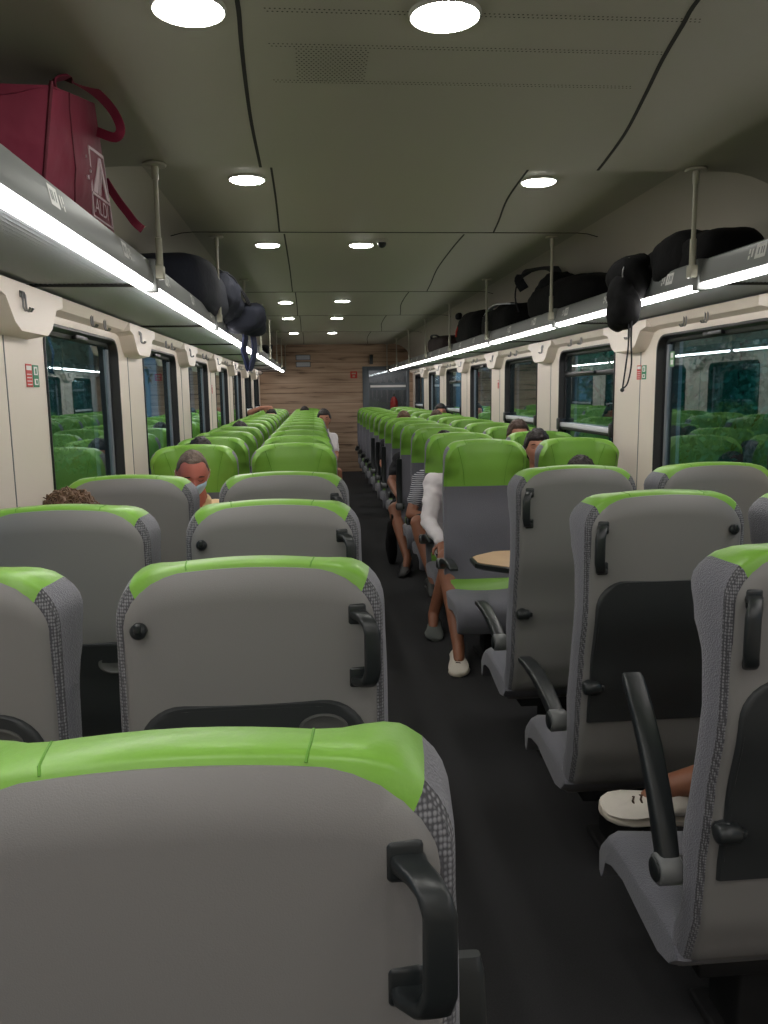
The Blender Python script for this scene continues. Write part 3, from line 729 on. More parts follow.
x = XC+(HW+.048); m_ = MB(); m_.box(x-.006, x-.004, 4.245, 4.295, 1.665, 1.745, 0); m_.box(x-.0075, x-.006, 4.255, 4.285, 1.712, 1.738, 1); m_.box(x-.0075, x-.006, 4.255, 4.285, 1.675, 1.700, 1)
tag(m_.build('window_sticker', [mat('pale_green', srgb(130,180,130), .5), M['white']]), 'small green pictogram sticker on the near right window glass', 'sticker')
m_ = MB(); x = XC-HW; m_.box(x, x+.03, 2.28, 2.44, 1.30, 1.56, 0, .008); tag(m_.build('wall_socket', 'black'), 'black fitting on the left wall at the photo edge', 'fitting')

# ceiling lamps
LAMPS = [(-.235, 1.80), (.295, 1.80), (-.252, 3.50), (.975, 3.50), (-.252, 5.00), (.307, 5.00), (-.256, 8.15), (.298, 8.05), (-.284, 9.9), (.297, 9.9), (-.25, .20), (.295, .20), (.975, .20), (-.25, -1.4), (.295, -1.4), (-.28, 12.4), (.30, 12.4)]  # lamps behind the camera and by the end wall are added to brighten seats
LL = ['nearest round ceiling lamp on the left, cut by the photo edge', 'nearest round ceiling lamp, right of centre', 'round ceiling lamp on the left just past the first cross joint', 'round ceiling lamp far to the right past the first cross joint',
      'left lamp of the pair past the second cross joint', 'right lamp of the pair past the second cross joint, beside a dark sensor', 'left lamp of the far pair nearer to us', 'right lamp of the far pair nearer to us', 'left lamp of the farthest pair on the ceiling', 'right lamp of the farthest pair on the ceiling', 'added fill lamp overhead just behind the viewer, left', 'added fill lamp overhead just behind the viewer, middle', 'added fill lamp overhead just behind the viewer, right', 'added fill lamp at the rear of the carriage, left', 'added fill lamp at the rear of the carriage, right', 'added left fill lamp nearest the end wall', 'added right fill lamp nearest the end wall']
for i, (x, y) in enumerate(LAMPS):
    z = ZL if y < YS else ZH
    t = thing('ceiling_lamp', LL[i], 'ceiling lamp', (x, y, z), 0, 'round ceiling lamps')
    m_ = MB(); n = 40
    m_.loft([[(r*math.cos(2*PI*k/n), r*math.sin(2*PI*k/n), zz) for k in range(n)] for r, zz in ((.077, .0), (.076, -.006), (.073, -.009), (.070, -.007), (.070, -.002))], cap=False); m_.build('trim_ring', 'ring', t)
    m_ = MB(); m_.loft([[(r*math.cos(2*PI*k/n), r*math.sin(2*PI*k/n), zz) for k in range(n)] for r, zz in ((.0695, -.005), (.066, -.011), (.03, -.0145), (.001, -.015))], cap=False); m_.build('diffuser', 'lamp', t, label='glowing white diffuser')
t = thing('ceiling_sensor', 'small dark camera dome on the ceiling beside a round lamp', 'camera', (.42, 4.86, ZH)); MB().cyl((0, 0, -.008), (0, 0, 1), .035, .016, 0, 20, bev=.004).build('mount', 'ring', t); MB().ball((0, 0, -.02), .026).build('dome', 'black', t)

# ------------------------------------------------------------------ luggage
def soft(mb, c, half, e=.6, amp=.012, freq=6, rot=None, seed=0, mi=0, n=36, m=22, sag=0):
    c = Vector(c); vs = []; fs = []; sp = lambda t: math.copysign(abs(t)**e, t)
    for i in range(m+1):
        th = -PI/2+PI*i/m
        for j in range(n):
            ph = 2*PI*j/n; p = Vector((sp(math.cos(th))*sp(math.cos(ph))*half[0], sp(math.cos(th))*sp(math.sin(ph))*half[1], sp(math.sin(th))*half[2]))
            q = p.normalized()*amp*(noise.noise(p*freq+Vector((seed, seed*2, 0)))+.5*noise.noise(p*freq*2.7+Vector((seed, 3, 1)))); p = p+q
            if sag: p.z -= sag*(p.y/half[1])**2
            if rot: p = rot @ p
            vs.append(c+p)
    for i in range(m):
        for j in range(n):
            a = i*n+j; b = i*n+(j+1) % n; fs.append((a, b, b+n, a+n))
    return mb.add(vs, fs, mi)
def band(mb, pts, w, th=.004, up=(0, 0, 1), mi=0, plane=None):      # flat webbing strap along pts; up = direction of its width
    pts = [Vector(p) for p in pts]; rings = []; up = Vector(up)
    for i, p in enumerate(pts):
        d = (pts[min(i+1, len(pts)-1)]-pts[max(i-1, 0)]).normalized()
        if plane: up = d.cross(Vector(plane))
        s = (up-d*up.dot(d)); s = s.normalized() if s.length > 1e-4 else d.orthogonal().normalized(); nn = d.cross(s)
        rings.append([p+s*w/2+nn*th/2, p-s*w/2+nn*th/2, p-s*w/2-nn*th/2, p+s*w/2-nn*th/2])
    return mb.loft(rings, mi)
SH = RZ+.051                                             # top of the rack shelf
# maroon shopping bag, top left
t = thing('shopping_bag', 'maroon cloth shopping bag with pale printed square on the left luggage rack', 'bag', (-.74, 2.1, SH))
def quadgrid(P, nu, nv, amp, seed, nrm):
    vs = []; P = [Vector(p) for p in P]; nrm = Vector(nrm)
    for i in range(nu+1):
        for j in range(nv+1):
            u, v = i/nu, j/nv; p = P[0].lerp(P[1], u).lerp(P[3].lerp(P[2], u), v)
            e = math.sin(PI*min(1, max(0, u)))*.7+.3
            k = amp*e*(noise.noise(p*9+Vector((seed, 0, 0)))+.5*noise.noise(p*23+Vector((0, seed, 0))))+.016*math.sin(PI*u)*math.sin(PI*v)
            vs.append(p+nrm*k)
    return vs, [(i*(nv+1)+j, (i+1)*(nv+1)+j, (i+1)*(nv+1)+j+1, i*(nv+1)+j+1) for i in range(nu) for j in range(nv)]
b0 = SH+.002
bc = [(-.93, 1.96, b0), (-.640, 2.06, b0), (-.626, 2.78, b0), (-.93, 2.78, b0)]
tc_ = [(-.86, 1.92, 2.235), (-.572, 1.985, 2.250), (-.555, 2.30, 2.315), (-.85, 2.33, 2.22)]
m_ = MB()
for a, b, nn, sd in ((0, 1, (.2, -1, 0), 1), (1, 2, (1, 0, 0), 2), (2, 3, (0, 1, 0), 3), (3, 0, (-1, 0, 0), 4)):
    vs, fs = quadgrid([bc[a], bc[b], tc_[b], tc_[a]], 24, 20, .007, sd, nn); m_.add(vs, fs)
vs, fs = quadgrid([tc_[0], tc_[1], tc_[2], tc_[3]], 16, 16, .012, 7, (0, 0, -1)); m_.add([(x, y, z-.02*math.sin(PI*min(1, max(0, (x+.86)/.3)))) for x, y, z in vs], fs)
vs, fs = quadgrid(bc, 4, 4, 0, 7, (0, 0, 0)); m_.add([(x, y, b0) for x, y, z in vs], fs)
local(m_, t).build('bag_body', 'maroon', t, angle=60)
def FA(u, v):
    P4 = [Vector(p) for p in (bc[1], bc[2], tc_[2], tc_[1])]; p = P4[0].lerp(P4[1], u).lerp(P4[3].lerp(P4[2], u), v); e = math.sin(PI*u)*.7+.3
    return p+Vector((1, 0, 0))*(.007*e*(noise.noise(p*9+Vector((2, 0, 0)))+.5*noise.noise(p*23+Vector((0, 2, 0))))+.016*math.sin(PI*u)*math.sin(PI*v))
m_ = MB()
L3 = lambda a, b, k: tuple(a[i]+(b[i]-a[i])*k for i in range(3))
m_.tube([bc[1], L3(bc[1], tc_[1], .5), L3(tc_[1], bc[1], -.03)], .0045, 0, 8)
m_.tube([FA(.36-.04*math.sin(3*q), q) for q in [i/10 for i in range(11)]], .0025, 0, 8)
local(m_, t).build('seam_binding', 'maroond', t)
m_ = MB(); band(m_, smooth([(-.585, 2.05, 2.25), (-.60, 2.10, 2.30), (-.585, 2.21, 2.345), (-.545, 2.27, 2.335), (-.51, 2.30, 2.30), (-.492, 2.30, 2.255), (-.510, 2.31, 2.235), (-.560, 2.33, 2.255)], 5), .024, .005, plane=(.25, 1, .2)); local(m_, t).build('carry_handle', 'maroon', t)
m_ = MB(); band(m_, smooth([(-.612, 2.60, 2.20), (-.594, 2.62, 2.165), (-.575, 2.62, 2.135), (-.552, 2.61, 2.105), (-.530, 2.60, 2.075), (-.508, 2.60, 2.055)], 5), .024, .005, plane=(.25, 1, .2)); local(m_, t).build('carry_handle', 'maroon', t, label='loose maroon handle hanging over the rail')
# print: pale frame, slanting strokes and the word
BQ = [Vector(p) for p in (bc[1], bc[2], tc_[2], tc_[1])]
def face_at(u, v, off=0):
    p = BQ[0].lerp(BQ[1], u).lerp(BQ[3].lerp(BQ[2], u), v); e = math.sin(PI*min(1, max(0, u)))*.7+.3
    k = .007*e*(noise.noise(p*9+Vector((2, 0, 0)))+.5*noise.noise(p*23+Vector((0, 2, 0))))+.016*math.sin(PI*min(1, max(0, u)))*math.sin(PI*min(1, max(0, v)))
    return p+Vector((1, 0, 0))*(k+off)
def on_bag(y, z):
    v = (z-2.035)/.17*.47+.25; u = (y-2.285)/.19*.38+.60
    p = face_at(u, v, .0035); return (p.x, p.y, p.z)
m_ = MB()
def pq(a, b, c, d): m_.add([on_bag(*p) for p in (a, b, c, d)]+[(x-.004, y, z) for x, y, z in (on_bag(*p) for p in (a, b, c, d))], [(0, 1, 2, 3), (0, 4, 5, 1), (1, 5, 6, 2), (2, 6, 7, 3), (3, 7, 4, 0)])
ya, yb, za, zb = 2.285, 2.475, 2.035, 2.205
for (p, q_) in (((ya, za), (ya+.010, zb)), ((yb-.01, za), (yb, zb))): pq((p[0], za), (q_[0], za), (q_[0], zb), (p[0], zb))
pq((ya, zb-.007), (yb, zb-.007), (yb, zb), (ya, zb)); pq((ya, za), (yb, za), (yb, za+.005), (ya, za+.005)); pq((ya, 2.092), (yb, 2.092), (yb, 2.098), (ya, 2.098))
pq((2.30, 2.10), (2.335, 2.10), (2.40, 2.19), (2.385, 2.19)); pq((2.42, 2.10), (2.455, 2.10), (2.408, 2.19), (2.39, 2.19)); pq((2.345, 2.10), (2.352, 2.10), (2.392, 2.175), (2.388, 2.178)); pq((2.362, 2.10), (2.370, 2.10), (2.397, 2.16), (2.394, 2.165))
pq((2.27, 2.140), (2.276, 2.140), (2.276, 2.146), (2.27, 2.146)); pq((2.24, 2.12), (2.255, 2.12), (2.25, 2.13), (2.238, 2.128)); pq((2.24, 2.17), (2.244, 2.17), (2.244, 2.176), (2.24, 2.176))
local(m_, t).build('printed_emblem', 'print', t, label='pale square emblem with slanting strokes')
def text(s, size, fn, name, mt, parent, depth=.002, label=None):
    cu = bpy.data.curves.new('t', 'FONT'); cu.body = s; cu.size = size; cu.extrude = 0; cu.resolution_u = 3; o = bpy.data.objects.new('t', cu); C.objects.link(o)
    dg = bpy.context.evaluated_depsgraph_get(); me = bpy.data.meshes.new_from_object(o.evaluated_get(dg)); bpy.data.objects.remove(o); bpy.data.curves.remove(cu)
    mb = MB(); mb.add([fn(v.co.x, v.co.y) for v in me.vertices], [tuple(p.vertices) for p in me.polygons]); bpy.data.meshes.remove(me)
    return local(mb, parent).build(name, mt, parent, label=label)
def wf(x, y): p = on_bag(2.296+x*1.05, 2.048+y); return (p[0]+.002, p[1], p[2])
text('ALDI', .054, wf, 'printed_word', 'print', t)
# navy backpack further along
t = thing('backpack', 'navy blue backpack with a hanging strap on the left luggage rack', 'backpack', (-.74, 4.6, SH))
m_ = MB(); soft(m_, (-.735, 4.72, SH+.148), (.235, .60, .155), .55, .03, 5, seed=3); soft(m_, (-.60, 5.15, SH+.16), (.16, .24, .125), .7, .03, 7, seed=5, rot=Matrix.Rotation(-.25, 3, 'X')); local(m_, t).build('bag_body', 'navy', t, angle=60)
m_ = MB(); soft(m_, (-.43, 5.38, SH+.055), (.135, .17, .10), .75, .03, 9, seed=8); soft(m_, (-.50, 5.2, SH+.12), (.07, .12, .07), .7, .02, 9, seed=9); local(m_, t).build('front_pocket', 'navy', t, angle=60)
m_ = MB()
for k in range(3): band(m_, smooth([(-.54+.02*k, 4.95+.10*k, SH+.30-.02*k), (-.47+.02*k, 5.05+.1*k, SH+.27-.03*k), (-.43+.02*k, 5.12+.1*k, SH+.20-.03*k), (-.40+.02*k, 5.2+.1*k, SH+.13-.03*k)], 4), .03, .006, up=(0, 1, .2))
local(m_, t).build('webbing', 'strapb', t)
m_ = MB(); band(m_, smooth([(-.46, 5.42, SH+.0), (-.44, 5.43, SH-.06), (-.455, 5.44, SH-.14), (-.44, 5.46, SH-.22), (-.425, 5.47, SH-.27), (-.40, 5.47, SH-.21), (-.385, 5.46, SH-.12), (-.40, 5.44, SH+.0)], 5), .075, .012, up=(.3, 1, 0)); local(m_, t).build('shoulder_strap', 'navyblue', t, label='blue padded strap hanging below the rack')
# black duffel, right near
t = thing('duffel_bag', 'black duffel bag with end hanging over the right rack and dangling cord', 'bag', (1.62, 3.1, SH))
m_ = MB(); soft(m_, (1.585, 3.27, SH+.085), (.145, .34, .095), .6, .03, 5, seed=11); soft(m_, (1.555, 3.30, SH+.10), (.135, .20, .110), .7, .025, 6, seed=12)
m_.v = [(x, y, max(z, SH+.003)) for x, y, z in m_.v]
k0 = len(m_.v)
soft(m_, (1.40, 3.50, SH+.05), (.10, .12, .09), .8, .02, 8, seed=13); soft(m_, (1.335, 3.45, SH-.06), (.060, .095, .115), .8, .02, 9, seed=14); soft(m_, (1.52, 3.50, SH+.055), (.14, .12, .06), .7, .02, 8, seed=15)
local(m_, t).build('bag_body', 'blackcloth', t, angle=60)
m_ = MB(); m_.tube(smooth([(1.350, 3.420, SH+.125), (1.318, 3.405, SH+.070), (1.318, 3.400, SH+.015)], 4), .003, 0, 6); local(m_, t).build('zip', 'chrome', t)
m_ = MB()
m_.tube(smooth([(1.350, 3.370, SH-.14), (1.349, 3.370, SH-.22), (1.352, 3.365, SH-.32), (1.338, 3.365, SH-.40), (1.318, 3.370, SH-.425)], 5), .0035, 0, 6); m_.tube(smooth([(1.340, 3.380, SH-.14), (1.338, 3.370, SH-.24), (1.328, 3.370, SH-.34), (1.318, 3.370, SH-.425)], 5), .0035, 0, 6)
m_.ball((1.317, 3.370, SH-.43), .009); local(m_, t).build('drawstring', 'strapb', t)
# luggage further along the right rack
t = thing('backpack', 'black backpack with raised shoulder strap on the right rack behind the second pole', 'backpack', (1.62, 5.1, SH))
m_ = MB(); soft(m_, (1.64, 5.05, SH+.12), (.20, .62, .125), .65, .03, 5, seed=21); soft(m_, (1.62, 5.30, SH+.22), (.13, .24, .09), .8, .03, 8, seed=22); local(m_, t).build('bag_body', 'blackcloth', t, angle=60)
m_ = MB(); band(m_, smooth([(1.66, 5.35, SH+.25), (1.67, 5.65, SH+.42), (1.60, 5.92, SH+.44), (1.53, 5.98, SH+.38), (1.55, 5.92, SH+.30)], 6), .07, .018, up=(.6, 0, .6)); m_.tube(smooth([(1.60, 5.92, SH+.42), (1.52, 5.96, SH+.36), (1.50, 5.98, SH+.25), (1.52, 5.95, SH+.14)], 4), .006, 0, 6); local(m_, t).build('shoulder_strap', 'strapb', t)
t = thing('rucksack', 'black rucksack lying flat with pale strap in the middle of the right rack', 'bag', (1.62, 6.5, SH))
m_ = MB(); soft(m_, (1.63, 6.52, SH+.115), (.20, .60, .12), .6, .03, 5, seed=31); local(m_, t).build('bag_body', 'blackcloth', t, angle=60)
m_ = MB(); band(m_, smooth([(1.50, 6.05, SH+.21), (1.46, 6.35, SH+.235), (1.47, 6.7, SH+.23), (1.50, 7.05, SH+.19)], 5), .035, .01, up=(1, 0, 0)); local(m_, t).build('strap', 'rack', t, label='pale grey strap')
t = thing('duffel_bag', 'long black bag with a small red mark far down the right rack', 'bag', (1.62, 7.8, SH))
m_ = MB(); soft(m_, (1.63, 7.78, SH+.15), (.20, .56, .155), .55, .03, 5, seed=41); local(m_, t).build('bag_body', 'blackcloth', t, angle=60)
m_ = MB(); soft(m_, (1.45, 8.05, SH+.30), (.03, .10, .035), .8, .01, 8, seed=42); local(m_, t).build('carry_handle', 'blackcloth', t)
m_ = MB(); m_.tube([(1.435, 8.0, SH+.19), (1.428, 8.05, SH+.15), (1.428, 8.08, SH+.10)], .010, 0, 8); local(m_, t).build('red_mark', 'red', t)
t = thing('holdall', 'dark brown holdall farthest down the right rack', 'bag', (1.62, 9.7, SH))
m_ = MB(); soft(m_, (1.63, 9.75, SH+.105), (.20, .55, .11), .6, .03, 5, seed=51); local(m_, t).build('bag_body', 'brownbag', t, angle=60)
m_ = MB(); band(m_, smooth([(1.47, 9.45, SH+.19), (1.44, 9.6, SH+.22), (1.44, 9.85, SH+.22), (1.47, 10.0, SH+.19)], 5), .03, .01, up=(1, 0, 0)); local(m_, t).build('carry_handle', 'strapb', t)
t = thing('holdall', 'small dark bag farthest down the left rack', 'bag', (-.78, 12.0, SH))
m_ = MB(); soft(m_, (-.78, 12.0, SH+.12), (.18, .40, .125), .6, .03, 5, seed=61); local(m_, t).build('bag_body', 'blackcloth', t, angle=60)
m_ = MB(); band(m_, smooth([(-.62, 11.8, SH+.2), (-.60, 11.95, SH+.25), (-.60, 12.05, SH+.25), (-.62, 12.2, SH+.2)], 5), .03, .01, up=(1, 0, 0)); local(m_, t).build('carry_handle', 'strapb', t)

# ------------------------------------------------------------------ people
def remesh(mb, voxel, it=3):
    me = mb.mesh('tmp', [M['skin']]); o = bpy.data.objects.new('tmp', me); C.objects.link(o)
    r_ = o.modifiers.new('r', 'REMESH'); r_.mode = 'VOXEL'; r_.voxel_size = voxel; r_.adaptivity = 0
    s_ = o.modifiers.new('s', 'SMOOTH'); s_.iterations = it; s_.factor = .5
    dg = bpy.context.evaluated_depsgraph_get(); out = bpy.data.meshes.new_from_object(o.evaluated_get(dg)); bpy.data.objects.remove(o); bpy.data.meshes.remove(me)
    return out
def put(me, name, mt, parent, label=None):
    me.materials.clear(); me.materials.append(M[mt]); me.name = name
    me.polygons.foreach_set('use_smooth', [True]*len(me.polygons)); o = bpy.data.objects.new(name, me); C.objects.link(o); o.parent = parent
    if label: o['label'] = label
    return o
G = lambda x, z, cx, cz, sx, sz: math.exp(-((x-cx)/sx)**2-((z-cz)/sz)**2)
def head_pt(th, ph, off=0, s=1):            # th 0 top..pi, ph around from +x to +y (face)
    d = Vector((math.sin(th)*math.cos(ph), math.sin(th)*math.sin(ph), math.cos(th)))
    x, y, z = d.x*.076, d.y*.096, d.z*.118
    if z < 0: x *= 1-.30*(-z/.118)**1.3; y *= (1-.10*(-z/.118)) if y > 0 else (1-.42*(-z/.118))
    if y > 0:
        y += .024*G(x, z, 0, -.022, .011, .020)+.012*G(x, z, 0, .0, .008, .022)-.012*(G(x, z, .031, .006, .017, .012)+G(x, z, -.031, .006, .017, .012))
        y += .006*G(x, z, 0, .028, .05, .010)+.007*G(x, z, 0, -.062, .024, .010)-.004*G(x, z, 0, -.076, .02, .005)+.010*G(x, z, 0, -.096, .022, .014)+.004*(G(x, z, .042, -.03, .02, .02)+G(x, z, -.042, -.03, .02, .02))
    p = Vector((x, y, z)); return (p+p.normalized()*off)*s
def head_mb(mb, c, R_, n=56, m=44):
    vs = []; fs = []
    for i in range(m+1):
        for j in range(n): vs.append(c+R_ @ head_pt(PI*i/m, 2*PI*j/n))
    for i in range(m):
        for j in range(n):
            a = i*n+j; b = i*n+(j+1) % n; fs.append((a, a+n, b+n, b))
    mb.add(vs, fs)
    for sx in (-1, 1):
        mb.ball(c+R_ @ Vector((sx*.077, -.006, -.006)), .03, sc=(.28, .62, 1.05), rot=R_ @ Matrix.Rotation(sx*.35, 3, 'Z'))
def head_patch(c, R_, fn, n=72, m=52, amp=0, seed=0):
    mb = MB(); idx = {}; vs = []; 
    offs = [[fn(head_pt(PI*i/m, 2*PI*j/n), PI*i/m, 2*PI*j/n) for j in range(n)] for i in range(m+1)]
    for i in range(m+1):
        for j in range(n):
            o_ = offs[i][j]; p0 = head_pt(PI*i/m, 2*PI*j/n)
            if amp and o_ > 0: o_ += amp*(noise.noise(p0*60+Vector((seed, 0, 0)))+.6*noise.noise(p0*140+Vector((0, seed, 0))))
            vs.append(c+R_ @ head_pt(PI*i/m, 2*PI*j/n, max(o_, -.006)))
    fs = [(i*n+j, (i+1)*n+j, (i+1)*n+(j+1) % n, i*n+(j+1) % n) for i in range(m) for j in range(n) if max(offs[i][j], offs[i+1][j], offs[i][(j+1) % n], offs[i+1][(j+1) % n]) > -.005]
    used = sorted({k for f in fs for k in f}); mp = {k: q for q, k in enumerate(used)}
    mb.add([vs[k] for k in used], [tuple(mp[k] for k in f) for f in fs]); return mb
def hair_fn(length=0, thick=.012, line=.056, bald=0):
    def fn(p, th, ph):
        front = sstep(-.02, .07, p.y); lo = -.075-length if p.y < -.02 else -.015-length*.6
        lim = lo*(1-front)+line*front
        if abs(p.x) > .05 and p.y > .0: lim = min(lim, line-.055*sstep(.05, .075, abs(p.x)))
        if bald: lim = lim+bald*sstep(.02, .055, abs(p.x))*sstep(.0, .05, p.y)*(abs(p.x) < .062)
        k = sstep(lim-.006, lim+.014, p.z); return -.006+(thick+.006)*k
    return fn
def hand(mb, w, d, nrm, s=1, curl=.5, side=1):
    w = Vector(w); d = Vector(d).normalized(); nrm = Vector(nrm); nrm = (nrm-d*nrm.dot(d)).normalized(); a = d.cross(nrm)*side
    for k in (-1.3, -.45, .45, 1.3): mb.capsule(w+a*.007*k, w+d*.085*s+a*.0185*k*s, .015*s, .0115*s)
    for k, L in ((-1.45, .060), (-.5, .074), (.45, .078), (1.35, .068)):
        p0 = w+d*.088*s+a*.0185*k*s; d1 = (d-nrm*curl*.7).normalized(); p1 = p0+d1*L*.5*s; d2 = (d-nrm*curl*2).normalized(); p2 = p1+d2*L*.5*s
        mb.capsule(p0, p1, .0095*s, .0088*s, n=10); mb.capsule(p1, p2, .0088*s, .0075*s, n=10)
    p0 = w+d*.025*s+a*.024*s; p1 = p0+(d*.6+a*.75-nrm*.3).normalized()*.042*s; p2 = p1+(d+a*.15-nrm*.5).normalized()*.034*s
    mb.capsule(p0, p1, .013*s, .0105*s, n=10); mb.capsule(p1, p2, .0105*s, .0085*s, n=10)
def shoe(root, heel, toe, mt, parent_inv, laces=True, sole='sole', low=True, upv=(0, 0, 1)):
    heel = Vector(heel); toe = Vector(toe); L = (toe-heel).length; d = (toe-heel).normalized(); up = Vector(upv); up = (up-d*up.dot(d)).normalized(); a = d.cross(up)
    secs = [(-.02, .020, .030, .05), (.0, .030, .040, .075), (.12, .034, .046, .085), (.28, .033, .046, .088), (.42, .034, .038, .078), (.58, .041, .030, .062), (.74, .045, .024, .050), (.88, .040, .019, .040), (.97, .027, .014, .030), (1.0, .010, .008, .020)]
    for nm, lo, hi, mtt, sc in (('shoe_upper', .018, None, mt, 1), ('shoe_sole', 0, .022, sole, 1.06)):
        m_ = MB(); rings = []
        for t, w, hm, h in secs:
            c = heel+d*L*t; ring = []
            for k in range(16):
                q = 2*PI*k/16; cx = math.cos(q)*w*sc*1.3; hz = (h if hi is None else hi); cz = lo+(hz-lo)*(.5+.5*math.sin(q)) if hi is None else lo+(hi-lo)*(.5+.5*math.copysign(abs(math.sin(q))**.4, math.sin(q)))
                if hi is None: cx *= (1-.35*max(0, math.sin(q))) 
                ring.append(c+a*cx+up*cz)
            rings.append(ring)
        m_.loft(rings); 
        m_.v = [tuple(parent_inv @ Vector(v)) for v in m_.v]; o = m_.build(nm, mtt, root, angle=50)
        if nm == 'shoe_upper': upo = o
    if laces:
        m_ = MB()
        for k in range(5):
            t = .40+.075*k; h = .081-.095*(t-.42); w = .020; c = heel+d*L*t+up*(h-.002); m_.tube([c-a*w-up*.010, c-a*w*.4+d*.006+up*.002, c+a*w*.4-d*.004+up*.002, c+a*w-up*.010], .0032, 0, 6)
        m_.v = [tuple(parent_inv @ Vector(v)) for v in m_.v]; m_.build('laces', 'hairb', upo)
def person(label, x, y, facing, J=None, top='greyc', bottom='darkc', skin='skin', hair='hairb', hairf=None, shoes=('shoeb', 'shoeb'), sole='shoeb', yaw=0, pitch=0, roll=0, voxel=.009, long_sleeve=False, shorts=False, group=None,
           hand_r=((0, -1, -.3), (0, 0, 1)), hand_l=((0, -1, -.3), (0, 0, 1)), amp=.007, shoe_up=None):
    s = facing; root = thing('person', label, 'person', (x, y, 0), 0 if s == 1 else PI, group)
    inv = (Matrix.Translation((x, y, 0)) @ Matrix.Rotation(0 if s == 1 else PI, 4, 'Z')).inverted()
    P = dict(pelvis=(0, .24, .50), waist=(0, .22, .66), chest=(0, .21, .84), neck=(0, .22, 1.0), head=(0, .25, 1.13), shr=(.18, .21, .93), shl=(-.18, .21, .93), elr=(.23, .27, .70), ell=(-.23, .27, .70), wrr=(.15, .47, .62), wrl=(-.15, .47, .62),
             hir=(.085, .26, .49), hil=(-.085, .26, .49), knr=(.10, .66, .50), knl=(-.10, .66, .50), anr=(.10, .68, .10), anl=(-.10, .68, .10), ftr=(.11, .86, .0), ftl=(-.11, .86, .0))
    for k in P: P[k] = Vector((x+s*P[k][0], y+s*P[k][1], P[k][2]))
    for k, v in (J or {}).items(): P[k] = Vector(v)
    f0 = Vector((0, s, 0)); R_ = Matrix.Rotation(yaw, 3, 'Z') @ Matrix.Rotation(0 if s == 1 else PI, 3, 'Z') @ Matrix.Rotation(roll, 3, 'Y') @ Matrix.Rotation(-pitch, 3, 'X')
    hd = P['head']; mb = MB(); head_mb(mb, hd, R_)
    mb.capsule(P['neck']-Vector((0, 0, .03)), hd+R_ @ Vector((0, -.02, -.06)), .062, .052)
    def torso(m, g):
        m.capsule(P['hir'], P['hil'], .098+g, .098+g); m.capsule(P['pelvis'], P['waist'], .118+g, .118+g)
        m.ball(P['waist'], .125+g, sc=(1.12, .9, 1)); m.ball(P['chest'], .145+g, sc=(1.15, .82, 1.05)); mid = (P['waist']+P['chest'])/2; m.ball(mid, .135+g, sc=(1.12, .86, 1.1))
        m.capsule(P['shr'], P['shl'], .062+g, .062+g); m.capsule(P['chest']+Vector((0, 0, .05)), P['neck']-Vector((0, 0, .03)), .09+g, .058+g)
    torso(mb, 0)
    for q in 'rl':
        mb.capsule(P['sh'+q], P['el'+q], .052, .041); mb.capsule(P['el'+q], P['wr'+q], .041, .026)
        hdv = hand_r if q == 'r' else hand_l; hand(mb, P['wr'+q], hdv[0], hdv[1], 1, .5, 1 if q == 'r' else -1)
        mb.capsule(P['hi'+q], P['kn'+q], .084, .058); kn, an = P['kn'+q], P['an'+q]; ca = kn.lerp(an, .3)-f0*.012
        mb.capsule(kn, ca, .056, .057); mb.capsule(ca, an, .055, .036); mb.capsule(an, P['ft'+q]*.35+an*.65-Vector((0, 0, .02)), .037, .03)
    mb.v = [tuple(inv @ Vector(v)) for v in mb.v]
    put(remesh(mb, voxel), 'body', skin, root)
    m_ = MB(); torso(m_, .014)
    for q in 'rl':
        a, b, w = P['sh'+q], P['el'+q], P['wr'+q]
        if long_sleeve: m_.capsule(a, b, .066, .056); m_.capsule(b, b.lerp(w, .93), .055, .040)
        else: m_.capsule(a, a.lerp(b, .62), .068, .062)
    m_.v = [tuple(inv @ Vector(v)) for v in m_.v]; me = remesh(m_, .010, 2)
    cs = [v.co.copy() for v in me.vertices]; ns = [v.normal.copy() for v in me.vertices]; fl = []
    for c_, n_ in zip(cs, ns): fl += list(c_+n_*(.009*noise.noise(Vector((c_.x*14, c_.y*14, c_.z*30)))+.003*noise.noise(c_*55)))
    me.vertices.foreach_set('co', fl); me.update()
    put(me, 'shirt', top, root)
    m_ = MB(); m_.capsule(P['hir'], P['hil'], .108, .108); m_.capsule(P['pelvis'], P['pelvis'].lerp(P['waist'], .4), .130, .130)
    for q in 'rl':
        kn = P['hi'+q].lerp(P['kn'+q], .78) if shorts else P['kn'+q]; m_.capsule(P['hi'+q], kn, .100, .082 if shorts else .072)
        if not shorts: m_.capsule(kn, P['an'+q], .070, .052)
    m_.v = [tuple(inv @ Vector(v)) for v in m_.v]; put(remesh(m_, .011, 2), 'shorts' if shorts else 'trousers', bottom, root)
    hp = head_patch(hd, R_, hairf or hair_fn(), amp=amp, seed=x*3+y); hp.v = [tuple(inv @ Vector(v)) for v in hp.v]; ho = hp.build('hair', hair, root, angle=80)
    ey = MB()
    for sx in (-1, 1):
        c = hd+R_ @ Vector((sx*.031, .0865, .006)); ey.tube([c+R_ @ Vector((-.013, -.003, .001)), c+R_ @ Vector((-.006, .002, -.003)), c+R_ @ Vector((.006, .002, -.003)), c+R_ @ Vector((.013, -.003, .001))], .0016, 0, 6)
        c = hd+R_ @ Vector((sx*.031, .0945, .027)); ey.tube([c+R_ @ Vector((-.017, -.006, -.001)), c+R_ @ Vector((-.004, .001, .003)), c+R_ @ Vector((.017, -.006, -.002))], [.002, .0032, .002], 0, 6)
    ey.v = [tuple(inv @ Vector(v)) for v in ey.v]; ey.build('eyebrows_and_lashes', 'eyedark', root)
